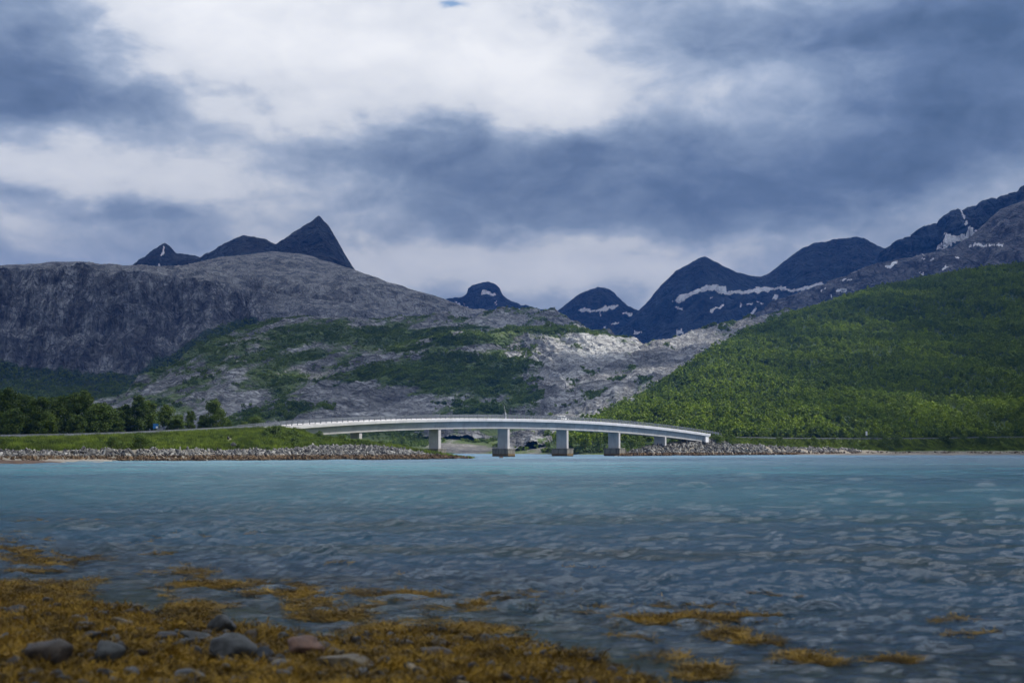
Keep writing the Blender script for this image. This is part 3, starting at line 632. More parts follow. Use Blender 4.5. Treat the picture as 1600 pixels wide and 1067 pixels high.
# roads (asphalt sheets lying a little proud of the ground)
m_asph = simple_mat('asphalt', (.052, .052, .055), .9, .15, 2., .02)
m_white = simple_mat('road_paint', (.72, .72, .70), .7, .1, 4.)
def road(Lr, x0, x1, label, n=90):
    px = np.linspace(x0, x1, n); V = []
    a = Lr.at(px, np.full(n, 4.02)); b = Lr.at(px, np.full(n, 4.98))
    a[:, 2] += .06; b[:, 2] += .06
    V = np.stack([a, b], 1).reshape(-1, 3); F_ = [(2 * i, 2 * i + 2, 2 * i + 3, 2 * i + 1) for i in range(n - 1)]
    tag(link('road', mesh_np('road', V, F_, mat=m_asph)), label, kind='structure')
    for k in (.06, .94):
        c = a + (b - a) * (k - .008); d = a + (b - a) * (k + .008); c[:, 2] += .006; d[:, 2] += .006
        V = np.stack([c, d], 1).reshape(-1, 3)
        tag(link('road_marking', mesh_np('road_marking', V, F_, mat=m_white)), 'white edge line of the road', kind='structure')
    return a, b
ra, rb = road(F, -255, 440, 'asphalt road running along the left embankment')
rc, rd = road(G, 1112, 1890, 'asphalt road running along the foot of the green hill')

# ------------------------------------------------------------------ bridge
m_conc = simple_mat('bridge_concrete', (.42, .41, .41), .85, .10, .5, .01)
def conc(name, a, b, stain=.25):
    m, t, out = new_mat(name); p = t.pos()
    n = t.noise(p, .35, 6, .6); s = t.noise(t.mapping(p, (1, 1, .12)), 1.2, 6, .65)
    c = t.mix(t.maprange(n, .3, .7), a, b); c = t.mix(t.math('MULTIPLY', t.maprange(s, .5, .75), stain), c, (.10, .095, .09))
    principled(t, out, c, .85, t.bump(n, .01), .25); return m
m_conc = conc('weathered_concrete', (.37, .36, .365), (.46, .45, .455), .4)
m_edge = conc('pale_concrete', (.56, .55, .57), (.66, .65, .67), .2)
def footing_mat():
    m, t, out = new_mat('footing_concrete'); p = t.pos(); z = t.node('ShaderNodeSeparateXYZ'); t.put(z.inputs[0], p)
    s = t.noise(t.mapping(p, (1, 1, .15)), 1.6, 6, .7); n = t.noise(p, 1.1, 6, .65)
    c = t.mix(t.maprange(s, .4, .65), (.20, .185, .155), (.085, .08, .07))
    zz = t.math('MULTIPLY_ADD', t.math('SUBTRACT', n, .5), .7, z.outputs[2])
    c = t.mix(t.maprange(zz, 1.15, .75), c, (.13, .085, .035)); c = t.mix(t.maprange(zz, .5, .2), c, (.028, .02, .012))
    principled(t, out, c, .85, t.bump(n, .05), .25); return m
m_foot = footing_mat()
m_galv = simple_mat('galvanised_steel', (.15, .165, .19), .55, .2, 2., 0, .3)
CL = np.array([(395, 672, 369), (440, 668, 380), (505, 662.2, 390), (580, 657.6, 401), (680, 654.6, 420), (790, 655, 443), (871, 656.3, 464), (963, 661.3, 490), (1035, 668.3, 514), (1107, 678, 541), (1135, 682.5, 552)], float)
ctrl = W(CL[:, 0], CL[:, 1], CL[:, 2])       # front top edge of the deck
# smooth curve through the control points
def spline(P_, n):
    s = np.concatenate([[0], np.cumsum(np.linalg.norm(np.diff(P_[:, :2], axis=0), axis=1))])
    def fit(v): return np.polyfit(s / s[-1], v, 4)
    q = np.linspace(0, 1, n)
    return np.stack([np.polyval(fit(P_[:, i]), q) for i in range(3)], 1), s[-1]
fine, LEN = spline(ctrl, 600)
d2 = np.gradient(fine, axis=0); d2[:, 2] = 0; tan = d2 / np.linalg.norm(d2, axis=1)[:, None]
side = np.stack([-tan[:, 1], tan[:, 0], np.zeros(len(tan))], 1)     # away from the viewer
def at_px(px):
    s = fine[:, 0] / fine[:, 1] * FPX / math.cos(TH) + 800
    return int(np.argmin(np.abs(s - px)))
BW = 7.5
bridge = empty('bridge', tuple(fine[300] * [1, 1, 0]))
tag(bridge, 'long pale concrete road bridge arching over the strait on wall piers', 'bridge')
BO = np.array(bridge.location)
def bpath(i0, i1, step=6):
    ii = list(range(i0, i1, step)) + [i1]
    return [(fine[i] - BO, side[i]) for i in ii]
i_a, i_b = at_px(462), at_px(1104); i_e0, i_e1 = at_px(440), at_px(1110)
b = MB(); b.sweep(bpath(i_e0, i_e1), [(0.0, -.12), (.35, -.02), (.35, .0), (BW - .35, .0), (BW - .35, -.02), (BW, -.12), (BW - .1, -.75), (BW - .6, -.85), (.6, -.85), (.12, -.75)])
b.build('deck', m_conc, bridge)
for s0 in (0, 1):
    f_ = MB(); sc = [(-.06, -.78), (-.28, .02), (-.22, .12), (.22, .12), (.22, .004), (.0, -.11)]
    if s0: sc = [(BW - a, h + (.18 if h > .1 else 0)) for a, h in sc][::-1]
    f_.sweep(bpath(i_e0, i_e1), sc); f_.build('edge_beam', m_edge, bridge)
b = MB(); b.sweep(bpath(i_a, i_b), [(1.1, -.87), (BW - 1.1, -.87), (BW - 1.5, -3.0), (1.5, -3.0)]); b.build('girder', m_conc, bridge)
b = MB(); b.sweep([(fine[i] - BO, side[i]) for i in range(i_e0, i_e1, 6)], [(.5, .012), (BW - .5, .012), (BW - .5, .006), (.5, .006)]); b.build('roadway', m_asph, bridge)
# railings: posts every two metres, top tube, two guard beams
post = MB(); post.box((0, 0, .52), (.20, .16, 1.04)); post.box((0, 0, .02), (.22, .2, .04)); post_me = post.mesh('railing_post', m_galv)
arc = np.concatenate([[0], np.cumsum(np.linalg.norm(np.diff(fine[:, :2], axis=0), axis=1))])
for k in (0.02, BW - .02):
    s = arc[at_px(400 if k < 1 else 430)] + .4; send = arc[at_px(1128)]
    while s < send:
        i = int(np.searchsorted(arc, s)); p = fine[i] + side[i] * k - BO
        o = link('railing_post', post_me, None, bridge); o.location = (p[0], p[1], p[2] + .11); o.rotation_euler = (0, 0, math.atan2(tan[i][1], tan[i][0])); s += 2.0
    j0, j1 = at_px(400), at_px(1128)
    for h, ww, hh, nm in ((1.22, .14, .14, 'handrail'), (.95, .05, .10, 'guard_beam'), (.72, .06, .16, 'lower_rail')):
        r = MB(); r.sweep([(fine[i] - BO, side[i]) for i in range(j0, j1, 5)], [(k - ww / 2, h - hh / 2), (k + ww / 2, h - hh / 2), (k + ww / 2, h + hh / 2), (k - ww / 2, h + hh / 2)])
        r.build(nm, m_galv, bridge)
# piers: walls across the bridge, their right ends catch the sun
piers = [(557, 692.5, None), (680, 702, (662, 700)), (786.5, 702, (767, 805)), (878.5, 701.5, (861, 896)), (959.5, 701, (943, 977)), (1031.5, 694, None)]
for (px, pb, ft) in piers:
    i = at_px(px); mid = fine[i] + side[i] * (BW / 2); 
    # shift along the bridge so that the middle of the pier stands at that column
    i = int(np.argmin([abs((fine[j] + side[j] * BW / 2)[0] / (fine[j] + side[j] * BW / 2)[1] * FPX + 800 - px) for j in range(len(fine))]))
    mid = fine[i] + side[i] * (BW / 2); Y = mid[1]; zb = zof(pb, Y); zt = mid[2] - 2.95
    w_ = 17.5 / FPX * Y / abs(side[i][0]) * .90; rz = math.atan2(side[i][1], side[i][0])
    pr = MB(); c = mid - BO; pr.box((c[0], c[1], (zb - .5 + zt) / 2), (w_, 1.05, zt - zb + .5), rz)
    po = pr.build('pier', m_conc, bridge, bevel=.05)
    if ft:
        wf = (ft[1] - ft[0]) / FPX * Y; fb = MB(); wx = wf * .86
        fb.box((c[0], c[1], (zb - 2.5) / 2 - .02), (wx, 3.4, zb + 2.5), rz); fo = link('footing', fb.mesh('footing', m_foot, .06), None, po)
        cap = MB(); cap.box((c[0], c[1], zb + .10), (wx + .25, 3.65, .26), rz); link('footing_cap', cap.mesh('footing_cap', m_foot, .03), None, po)
for px, s0 in ((462, 0), (1104, 1)):
    i = at_px(px); c = fine[i] + side[i] * BW / 2 - BO; ab = MB(); rz = math.atan2(tan[i][1], tan[i][0])
    ab.box((c[0] + tan[i][0] * (1.0 if s0 else -1.0), c[1] + tan[i][1] * (1.0 if s0 else -1.0), c[2] - (2.0 if s0 else 2.9)), (2.2, BW - .5, 2.3 if s0 else 4.1), rz); ab.build('abutment', m_edge if s0 else m_conc, bridge)

# ------------------------------------------------------------------ guardrails beside the roads
def guardrail(P_, label, step=4.0):
    P_ = np.asarray(P_); o = empty('guardrail', tuple(P_[len(P_) // 2])); tag(o, label, 'guardrail', 'steel guardrails along the roads'); c = np.array(o.location)
    d = np.gradient(P_, axis=0); d[:, 2] = 0; d /= np.linalg.norm(d, axis=1)[:, None]; sd = np.stack([-d[:, 1], d[:, 0], 0 * d[:, 0]], 1)
    m = MB(); m.sweep([(P_[i] - c, sd[i]) for i in range(len(P_))], [(-.05, .45), (.03, .50), (-.05, .58), (.03, .66), (-.05, .75), (.06, .75), (.10, .6), (.06, .45)]); m.build('rail', m_galv, o)
    s = np.concatenate([[0], np.cumsum(np.linalg.norm(np.diff(P_, axis=0), axis=1))]); pm = None; q = .5
    while q < s[-1]:
        p = np.array([np.interp(q, s, P_[:, k]) for k in range(3)]) - c
        if pm is None:
            b_ = MB(); b_.box((0, .12, .3), (.12, .12, .95)); pm = b_.mesh('post', m_galv)
        i = int(np.interp(q, s, np.arange(len(P_)))); x = link('post', pm, None, o); x.location = tuple(p); x.rotation_euler = (0, 0, math.atan2(d[i][1], d[i][0])); q += step
guardrail(ra[:, :] + [0, -.2, 0], 'galvanised guardrail on the water side of the left road')
guardrail(rb[:, :] + [0, .3, 0], 'galvanised guardrail on the far side of the left road under the trees')
guardrail(rc[:86] + [0, -.2, 0], 'galvanised guardrail on the water side of the right road')
guardrail(rd[:86] + [0, .3, 0], 'galvanised guardrail on the far side of the right road along the wood')

# ------------------------------------------------------------------ trees
def leaf_mat(name, a, b, trans=.25):
    m, t, out = new_mat(name); r = t.rnd(); o = t.obj()
    n = t.noise(o, 1.1, 4, .6); f = t.math('ADD', t.math('MULTIPLY', r, .35), t.math('MULTIPLY', t.maprange(n, .3, .7), .25))
    pl = t.noise(t.mapping(t.pos(), (1, 1.6, 1), (0, 0, R(35))), .022, 7, .68, .4); f = t.math('MULTIPLY_ADD', t.maprange(pl, .36, .64), .45, f)
    c = t.mix(f, a, b)
    d = principled(t, None, c, .6, None, .2); tr = t.node('ShaderNodeBsdfTranslucent'); t.put(tr.inputs[0], t.vmath('MULTIPLY', c, (1.3, 1.5, .6)))
    mx = t.node('ShaderNodeMixShader'); mx.inputs[0].default_value = trans; t.l.new(d.outputs[0], mx.inputs[1]); t.l.new(tr.outputs[0], mx.inputs[2]); t.l.new(mx.outputs[0], out.inputs[0])
    return m
m_leaf = leaf_mat('birch_leaves', (.032, .056, .010), (.095, .135, .018))
m_leaf_far = leaf_mat('wood_leaves', (.016, .042, .005), (.22, .285, .020))
m_leaf_dark = leaf_mat('scrub_leaves', (.024, .055, .012), (.18, .235, .034))  # foliage green of the scrub bushes
m_bark = simple_mat('bark', (.16, .14, .12), .9, .4, 6., .01)
def leaf_cloud(n, centres, rad, size, rg, flat=.8):
    """n small four-cornered leaves spread through clumps"""
    k = rg.integers(0, len(centres), n); u = rg.normal(size=(n, 3)); u /= np.linalg.norm(u, axis=1)[:, None]
    rr = rg.random(n) ** .45; c = centres[k] + u * (rad[k] * rr)[:, None] * [1, 1, flat]
    nn = u + rg.normal(size=(n, 3)) * .7 + [0, 0, .4]; nn /= np.linalg.norm(nn, axis=1)[:, None]
    a = np.cross(nn, rg.normal(size=(n, 3))); a /= np.linalg.norm(a, axis=1)[:, None]; b_ = np.cross(nn, a)
    s = size * (.6 + .8 * rg.random(n))[:, None]
    V = np.stack([c - a * s, c - b_ * s * .6, c + a * s, c + b_ * s * .6], 1).reshape(-1, 3)
    return V, np.arange(4 * n).reshape(n, 4)
def crown_mesh(seed, h, w, nleaf, size, nclump, base=.15, mat=m_leaf, shape=1.0):
    rg = np.random.default_rng(seed); cs = []; rs = []
    for i in range(nclump):
        t = base + (1 - base) * (i + .5) / nclump; prof = math.sin(math.pi * min(1, (t - base * .5) ** .75 * .93)) ** .7 * shape
        a = rg.random() * 6.283 + i * 2.4; rr = w / 2 * prof * (.35 + .6 * rg.random())
        cs.append((math.cos(a) * rr, math.sin(a) * rr, t * h)); rs.append(w * (.15 + .12 * rg.random()) * (.5 + .6 * prof))
    for i in range(max(2, nclump // 3)): cs.append((rg.normal() * .08 * w, rg.normal() * .08 * w, h * (.35 + .55 * rg.random()))); rs.append(w * .2)
    cs = np.array(cs); rs = np.array(rs); V, F_ = leaf_cloud(nleaf, cs, rs, size, rg)
    return mesh_np('crown', V, F_, smooth=False, mat=mat), cs
def trunk_mesh(seed, h, cs, r=.16):
    rg = np.random.default_rng(seed + 99); m = MB(); p = Vector((0, 0, -.3)); prev = r
    for i in range(6):
        q = Vector((rg.normal() * .05 * h / 5, rg.normal() * .05 * h / 5, h * .85 * (i + 1) / 6)); nr = r * (1 - (i + 1) / 7); m.tube(p, q, prev, nr, 7); p = q; prev = nr
    for c in cs[::2]: 
        z0 = max(.2, c[2] * .6); m.tube((0, 0, z0), tuple(c), r * .35 * (1 - z0 / h), .015, 5)
    return m.mesh('trunk', m_bark)
tree_kinds = []
for k in range(6):
    h, w = [(7.6, 5.2), (8.6, 5.6), (7.0, 4.6), (8.0, 6.0), (9.0, 4.8), (6.0, 5.0)][k]
    cm, cs = crown_mesh(20 + k, h, w, 8500, .17, 36, .04, m_leaf, 1.1); tree_kinds.append((cm, trunk_mesh(k, h, cs), h, w))
def tree(name, p, s, k, rz, label, group, cat='tree', sz=1.):
    cm, tm, h, w = tree_kinds[k]
    t = empty(name, tuple(p), rz); t.scale = (s, s, s * sz); tag(t, label, cat, group)
    link('crown', cm, None, t); link('trunk', tm, None, t); return t
# (column, top row, base row, distance, kind, stretch, words)
LT = [(-40, 612, 682, 345, 1, 1, 'tall dark green birch at the left picture edge behind the road'), (6, 609, 682, 345, 1, 1, 'leftmost full grown birch, the highest crown of the left clump'),
      (36, 618, 682, 352, 3, 1, 'dark birch just right of the leftmost birch behind the guardrail'), (62, 622, 681, 345, 0, 1, 'third birch from the left, its crown level with its neighbours'),
      (88, 621, 681, 350, 3, 1, 'broad dark birch behind the road between the two taller crowns'), (112, 616, 681, 355, 1, 1, 'birch left of the one with the pointed top'),
      (134, 612, 681, 352, 4, 1, 'narrow pointed birch standing up from the left tree row'), (155, 632, 681, 345, 5, 1, 'low round birch in the dip right of the pointed birch'),
      (172, 636, 680, 350, 5, 1, 'small round bushy birch left of the tall forked birch'), (195, 634, 680, 356, 2, 1, 'middling birch against the left foot of the tall forked birch'),
      (217, 620, 679, 356, 4, 1.05, 'tall birch with a forked top left of the blue sign'), (232, 628, 679, 362, 2, 1, 'birch right behind the blue sign'),
      (262, 634, 677, 368, 2, 1, 'slender birch right of the blue sign'), (278, 650, 677, 365, 5, 1, 'low bush like birch right of the slender birch'),
      (298, 643, 675, 372, 4, 1, 'small pointed birch standing free left of the last big birch'), (318, 650, 673, 378, 5, 1, 'small birch touching the left side of the last big birch'),
      (336, 626, 673, 378, 3, 1, 'last big round birch of the left tree row'), (357, 657, 671, 384, 5, 1, 'tiny birch at the right foot of the last big birch'),
      (20, 640, 682, 338, 5, 1, 'low round birch in front of the leftmost clump'), (75, 645, 681, 338, 5, 1, 'low birch in front of the third birch from the left'),
      (120, 650, 681, 340, 5, 1, 'low birch in front of the pointed birch'), (185, 655, 680, 346, 5, 1, 'low birch close behind the guardrail left of the forked birch')]
for i, (px, pt, pb, Y, k, sz, lb) in enumerate(LT):
    hh = (pb - pt) / FPX * Y; p = W(px, pb, Y) ; tree('birch_tree', p, hh / tree_kinds[k][2] / sz, k, i * 1.7, lb, 'birches along the left road', 'tree', sz)
# a few dim trees fill the row behind
sh_k = []
for k in range(4):
    h, w = [(3.0, 4.0), (2.4, 3.4), (3.4, 3.4), (2.0, 4.2)][k]
    cm, cs = crown_mesh(60 + k, h, w, 2600, .11, 18, .02, m_leaf, 1.1); sh_k.append((cm, trunk_mesh(60 + k, h, cs, .07), h, w))
def shrub(p, s, k, rz, label, group, sz=1.):
    cm, tm, h, w = sh_k[k]; t = empty('shrub', tuple(p), rz); t.scale = (s, s, s * sz); tag(t, label, 'shrub', group)
    link('foliage', cm, None, t); link('stem', tm, None, t)
SH = [(430, 667, 691, 352, 1, 'tall leafy shrub on the bank below the left bridge end'), (455, 672, 692, 355, 0, 'shrub under the start of the bridge girder'), (412, 676, 692, 345, 3, 'low shrub left of the tall shrub at the bridge end'),
      (497, 674, 693, 372, 2, 'shrub in front of the girder, first right of the left abutment'), (515, 681, 693, 372, 0, 'round shrub midway between left abutment and first pier'), (535, 681, 693, 374, 3, 'wide shrub just left of the first pier'),
      (220, 679, 697, 284, 3, 'dark shrub on the left bank above the rocks'), (175, 683, 697, 282, 1, 'small shrub on the left bank below the pointed birch'), (2, 683, 700, 272, 0, 'dark shrub at the left picture edge above the rocks'),
      (400, 652, 668, 420, 3, 'pale green shrub behind the road left of the bridge'), (380, 659, 670, 400, 1, 'small shrub behind the guardrail left of the bridge'),
      (1140, 678, 694, 558, 0, 'large shrub right of the right bridge end'), (1120, 680, 693, 552, 3, 'pale shrub at the right bridge end above the rocks'), (1128, 676, 690, 572, 2, 'shrub behind the pale shrub at the right bridge end'),
      (1273, 683, 700, 640, 2, 'narrow shrub on the right bank in front of the road'), (1382, 682, 698, 700, 2, 'narrow shrub left of the round bush on the right bank'), (1400, 680, 698, 700, 0, 'round dark bush alone on the right bank right of the white sign'),
      (1478, 681, 694, 770, 3, 'low wide shrub on the right bank, third from the right edge'), (1505, 680, 694, 790, 0, 'dark shrub on the right bank, second from the right edge'), (1534, 682, 694, 800, 1, 'small shrub on the right bank, nearest the right edge'),
      (1218, 684, 694, 620, 3, 'low shrub in the grass between the right bridge end and the narrow shrub')]
for i, (px, pt, pb, Y, k, lb) in enumerate(SH):
    shrub(W(px, pb, Y), (pb - pt) / FPX * Y / sh_k[k][2], k, i * 2.1, lb, 'shrubs on the road banks')

# wood on hillside: stuff, with the trees along its lower edge as things
far_tree = []
for k in range(6):
    h, w = [(4.6, 3.6), (5.2, 3.8), (3.8, 3.6), (5.6, 3.2), (4.2, 4.2), (3.2, 3.4)][k]
    far_tree.append(crown_mesh(120 + k, h, w, 210, .42, 9, .05, m_leaf_far, 1.1)[0])
far_bush = [crown_mesh(160 + k, 2.4, 3.2, 90, .42, 6, .0, m_leaf_dark, 1.2)[0] for k in range(4)]
def sample_layer(L, n, rg, mask=None, tmin=1, tmax=99):
    V = L.V; a = np.linalg.norm(np.cross(V[1:, :-1] - V[:-1, :-1], V[:-1, 1:] - V[:-1, :-1]), axis=-1)
    w = a * (L.T[:-1, :-1] >= tmin) * (L.T[:-1, :-1] <= tmax)
    if mask is not None: w = w * mask[:-1, :-1]
    w = w.ravel() / w.sum(); k = rg.choice(len(w), n, p=w); i, j = np.divmod(k, V.shape[1] - 1); u, v = rg.random(n)[:, None], rg.random(n)[:, None]
    P_ = V[i, j] * (1 - u) * (1 - v) + V[i, j + 1] * u * (1 - v) + V[i + 1, j] * (1 - u) * v + V[i + 1, j + 1] * u * v
    return P_, i, j
rg = np.random.default_rng(3)
P_, i, j = sample_layer(Dl, 60000, rg, sstep(862, 880, Dl.ppx), 1.0, 4.35)
dens = fbm(P_[:, 0] / 40, P_[:, 1] / 40, 0, 4) ; keep = rg.random(len(P_)) < .80 + .9 * dens; P_ = P_[keep]; dens = dens[keep]; n = len(P_)
rot = np.stack([rg.normal(size=n) * .05, rg.normal(size=n) * .05, rg.random(n) * 6.28], 1)
scl = (.5 + .75 * rg.random(n) ** 1.4) * (1 + .4 * dens); scl = np.where(rg.random(n) < .05, scl * 1.35, scl)
P_[:, 2] -= .3
scatter('forest', P_, rot, scl, rg.integers(0, 6, n), far_tree, 'dense green birch wood covering the right hillside')
# bushes and scrub on the ledges of the rock hills
allp = []; alls = []
for L, cnt in ((B1, 13000), (B2, 19000), (C, 5000), (E, 1800), (A, 9000)):
    mk = sstep(.50, 1.05, L.attr['veg'] + .9 * fbm(L.V[..., 0] / 35, L.V[..., 1] / 45, L.V[..., 2] / 14, 4)) * (1 if L is not A else sstep(2.1, 1.9, L.T))
    P_, i, j = sample_layer(L, cnt, rg, mk, .9, 4.1 if L is not E else 3); P_[:, 2] -= .2; allp.append(P_); alls.append((.6 + .8 * rg.random(cnt)) * {0: 1}.get(0) * (1.5 if L is A else 1.0 if L is not E else .8))
P_ = np.concatenate(allp); s_ = np.concatenate(alls); n = len(P_)
scatter('scrub', P_, np.stack([0 * s_, 0 * s_, rg.random(n) * 6.28], 1), s_, rg.integers(0, 4, n), far_bush, 'dark green bushes growing on the ledges of the rock hills')
# trees one can tell apart along the foot of the wood
k_edge = []
for k in range(5):
    h, w = [(5.4, 4.6), (6.2, 4.8), (4.6, 4.4), (6.6, 4.2), (4.2, 5.0)][k]
    cm, cs = crown_mesh(220 + k, h, w, 1500, .22, 18, .04, m_leaf, 1.1); k_edge.append((cm, trunk_mesh(220 + k, h, cs, .12), h, w))
edge = []
for q in range(64):
    px = 1120 + q * 7.9 + rg.normal() * 2.5; P0 = Dl.at(np.array([px]), np.array([1.0 + rg.random() * .10]))[0]; k = int(rg.integers(0, 5)); cm, tm, h, w = k_edge[k]
    t = empty('birch_tree', tuple(P0 - [0, 0, .2]), rg.random() * 6.28); s = .6 + .4 * rg.random(); t.scale = (s, s, s)
    edge.append((px, t))
    link('crown', cm, None, t); link('trunk', tm, None, t)
ORD = ['first', 'second', 'third'] + ['%dth' % v for v in range(4, 60)]; ORD[20] = '21st'; ORD[21] = '22nd'; ORD[22] = '23rd'; ORD[30] = '31st'; ORD[31] = '32nd'; ORD[32] = '33rd'
lf = sorted([e for e in edge if e[0] < 1354], key=lambda e: -e[0]); rt = sorted([e for e in edge if e[0] >= 1354], key=lambda e: e[0])
for lst, sd_ in ((lf, 'left'), (rt, 'right')):
    for v, (px, t) in enumerate(lst): tag(t, 'birch in the front row of the wood, %s %s of the white sign' % (ORD[v], sd_), 'tree', 'front row birches of the hillside wood')
inlet = {}
for q, (px, pb, Y, k, s) in enumerate([(893, 699, 640, 0, 1.), (915, 700, 635, 2, .9), (935, 700, 625, 1, .9), (985, 701, 612, 4, 1), (1003, 701, 605, 0, .9), (1052, 697, 600, 2, 1.), (1070, 696, 600, 4, .9), (905, 694, 680, 3, 1.), (925, 692, 690, 1, 1.), (990, 694, 650, 3, .9), (848, 699, 790, 2, 1.1), (628, 697, 900, 1, 1.0), (648, 694, 920, 3, 1.), (655, 688, 950, 0, 1.), (615, 700, 890, 4, 1), (672, 680, 990, 0, 1.1)]):
    cm, tm, h, w = k_edge[k]; t = empty('birch_tree', tuple(W(px, pb, Y)), q * 1.3); t.scale = (s, s, s)
    where = 'behind the second pier' if px < 700 else 'under the bridge between third and fourth pier' if px < 870 else 'under the bridge just right of the fourth pier' if px < 945 else 'under the bridge beyond the fifth pier'
    inlet.setdefault(where, []).append((px, t)); link('crown', cm, None, t); link('trunk', tm, None, t)

for where, lst in inlet.items():
    for v, (px, t) in enumerate(sorted(lst, key=lambda e: e[0])): tag(t, '%s young birch from the left %s' % (ORD[v], where), 'tree', 'young birches on the inlet shore')
# ------------------------------------------------------------------ grass tufts on the banks
m_grass = leaf_mat('grass_blades', (.065, .10, .014), (.20, .25, .035), .3)
def mottle(m, sc, dark):
    t = NT(m.node_tree); b = [n for n in t.n if n.type == 'BSDF_PRINCIPLED'][0]; src = b.inputs['Base Color'].links[0].from_socket
    c = t.mix(t.maprange(t.noise(t.pos(), sc, 5, .65), .42, .60), t.mix(dark, src, (.018, .03, .008)), src)
    for l in list(t.l):
        if l.from_socket == src and l.to_node.type in ('BSDF_PRINCIPLED', 'VECT_MATH'): t.l.new(c, l.to_socket)
mottle(m_grass, .22, .65)
def tuft(seed):
    r_ = np.random.default_rng(seed); V = []; F_ = []
    for q in range(26):
        a = r_.random() * 6.28; d = r_.random() * .35; x, y = math.cos(a) * d, math.sin(a) * d; h = .35 + .5 * r_.random(); b0 = r_.random() * 6.28; w = .05
        lx, ly = r_.normal() * .15, r_.normal() * .15; k = len(V)
        V += [(x - w * math.cos(b0), y - w * math.sin(b0), 0), (x + w * math.cos(b0), y + w * math.sin(b0), 0), (x + lx, y + ly, h)]; F_.append((k, k + 1, k + 2))
    return mesh_np('tuft', V, F_, smooth=False, mat=m_grass)
tufts = [tuft(s) for s in range(3)]
gp = []
for L, cnt, t0, t1 in ((F, 15000, 2.35, 3.9), (G, 14000, 2.3, 3.9)):
    P_, i, j = sample_layer(L, cnt, rg, sstep(.5, .7, L.attr['veg']) * (L.ppx > -60) * (L.ppx < 1680), t0, t1); gp.append(P_)
P_ = np.concatenate(gp); n = len(P_)
scatter('grass', P_, np.stack([0 * P_[:, 0], 0 * P_[:, 0], rg.random(n) * 6.28], 1), .6 + .9 * rg.random(n), rg.integers(0, 3, n), tufts, 'long summer grass on the road banks')
up = []
for L, cnt, t0, t1 in ((F, 260, 2.3, 3.7), (G, 240, 2.2, 3.7)):
    mk = (L.ppx > -60) * (L.ppx < 1680) * sstep(.1, .5, fbm(L.V[..., 0] / 14, L.V[..., 1] / 14, 4., 3) + .15); up.append(sample_layer(L, cnt, rg, mk, t0, t1)[0])
P_ = np.concatenate(up); n = len(P_)
bank_bush = [crown_mesh(260 + k, 1.3, 1.9, 420, .13, 7, .0, m_leaf, 1.2)[0] for k in range(3)]
scatter('undergrowth', P_, np.stack([0 * P_[:, 0], 0 * P_[:, 0], rg.random(n) * 6.28], 1), .35 + .75 * rg.random(n) ** 2, rg.integers(0, 3, n), bank_bush, 'low leafy undergrowth in the grass of the road banks')

# ------------------------------------------------------------------ rocks
def rock_mesh(seed, sub=2, flat=.65, rough=.28, mat=None, facet=True):
    bm = bmesh.new(); bmesh.ops.create_icosphere(bm, subdivisions=sub, radius=1); r_ = np.random.default_rng(seed)
    V = np.array([v.co[:] for v in bm.verts]); cuts = r_.normal(size=(9, 3)); cuts /= np.linalg.norm(cuts, axis=1)[:, None]
    if facet or mat is not None:
        for c in (cuts if facet else cuts[:6]):
            d = V @ c; k = .5 + .22 * r_.random(); over = d > k; V[over] -= c[None] * (d[over] - k)[:, None]
    V *= (1 + rough * fbm(V[:, 0] * 1.1 + seed, V[:, 1] * 1.1, V[:, 2] * 1.1, 3) + (0 if facet else .10) * fbm(V[:, 0] * 3.1 + seed, V[:, 1] * 3.1, V[:, 2] * 3.1, 3))[:, None]; V *= [1, .8, flat]
    for v, c in zip(bm.verts, V): v.co = c
    me = bpy.data.meshes.new('rock'); bm.to_mesh(me); bm.free()
    if not facet: me.polygons.foreach_set('use_smooth', np.ones(len(me.polygons), bool))
    if mat: me.materials.append(mat)
    return me
def riprap_mat():
    m, t, out = new_mat('riprap_stone'); p = t.pos(); z = t.node('ShaderNodeSeparateXYZ'); t.put(z.inputs[0], p); r = t.rnd()
    n = t.noise(p, 1.6, 6, .65)
    c = t.ramp(r, [(0, (.05, .05, .052)), (.45, (.12, .119, .117)), (.8, (.22, .216, .205)), (1, (.40, .39, .37))]); c = t.mix(t.maprange(n, .3, .7), t.mix(.45, c, (.06, .055, .05)), c)
    zz = t.math('MULTIPLY_ADD', t.math('SUBTRACT', t.noise(p, .5, 4, .6), .5), .9, z.outputs[2])
    c = t.mix(t.maprange(zz, 1.35, .95), c, t.mix(r, (.045, .028, .014), (.13, .085, .045))); c = t.mix(t.maprange(zz, .5, .1), c, (.03, .02, .012))
    principled(t, out, c, .85, t.bump(n, .12), .25); return m
m_rip = riprap_mat()
rocks = [rock_mesh(s, 2, .62, .22, m_rip) for s in range(8)]
pp = []; ss = []
for L, cnt, x0, x1, t0, t1, big in ((F, 6500, -80, 745, 1.0, 2.05, .50), (G, 5200, 965, 1345, .9, 2.9, .70), (G, 500, 1345, 1600, 1.0, 1.6, .45)):
    mk = ((L.px > x0) & (L.px < x1)) * 1.0
    if L is G: mk = mk * np.where(L.T > 2.2, sstep(1130, 1100, L.px), 1) * np.where((L.px > 1160) , sstep(0, .5, fbm(L.V[..., 0] / 12, L.V[..., 1] / 12, 0, 3) + .35), 1)
    if L is F: mk = mk * sstep(-2, .3, (L.px - 90) / 60 + (L.T - 1.2) * 3)
    P_, i, j = sample_layer(L, cnt, rg, mk, t0, t1); s = big * (.35 + 1.0 * rg.random(cnt) ** 2.2); P_[:, 2] += s * .25; pp.append(P_); ss.append(s)
P_ = np.concatenate(pp); s_ = np.concatenate(ss); n = len(P_)
scatter('rubble', P_, rg.random((n, 3)) * 6.28, np.stack([s_ * (1 + .8 * rg.random(n)), s_, s_ * (.6 + .4 * rg.random(n))], 1), rg.integers(0, 8, n), rocks, 'grey quarry stones piled as shore protection, brown with weed near the water')
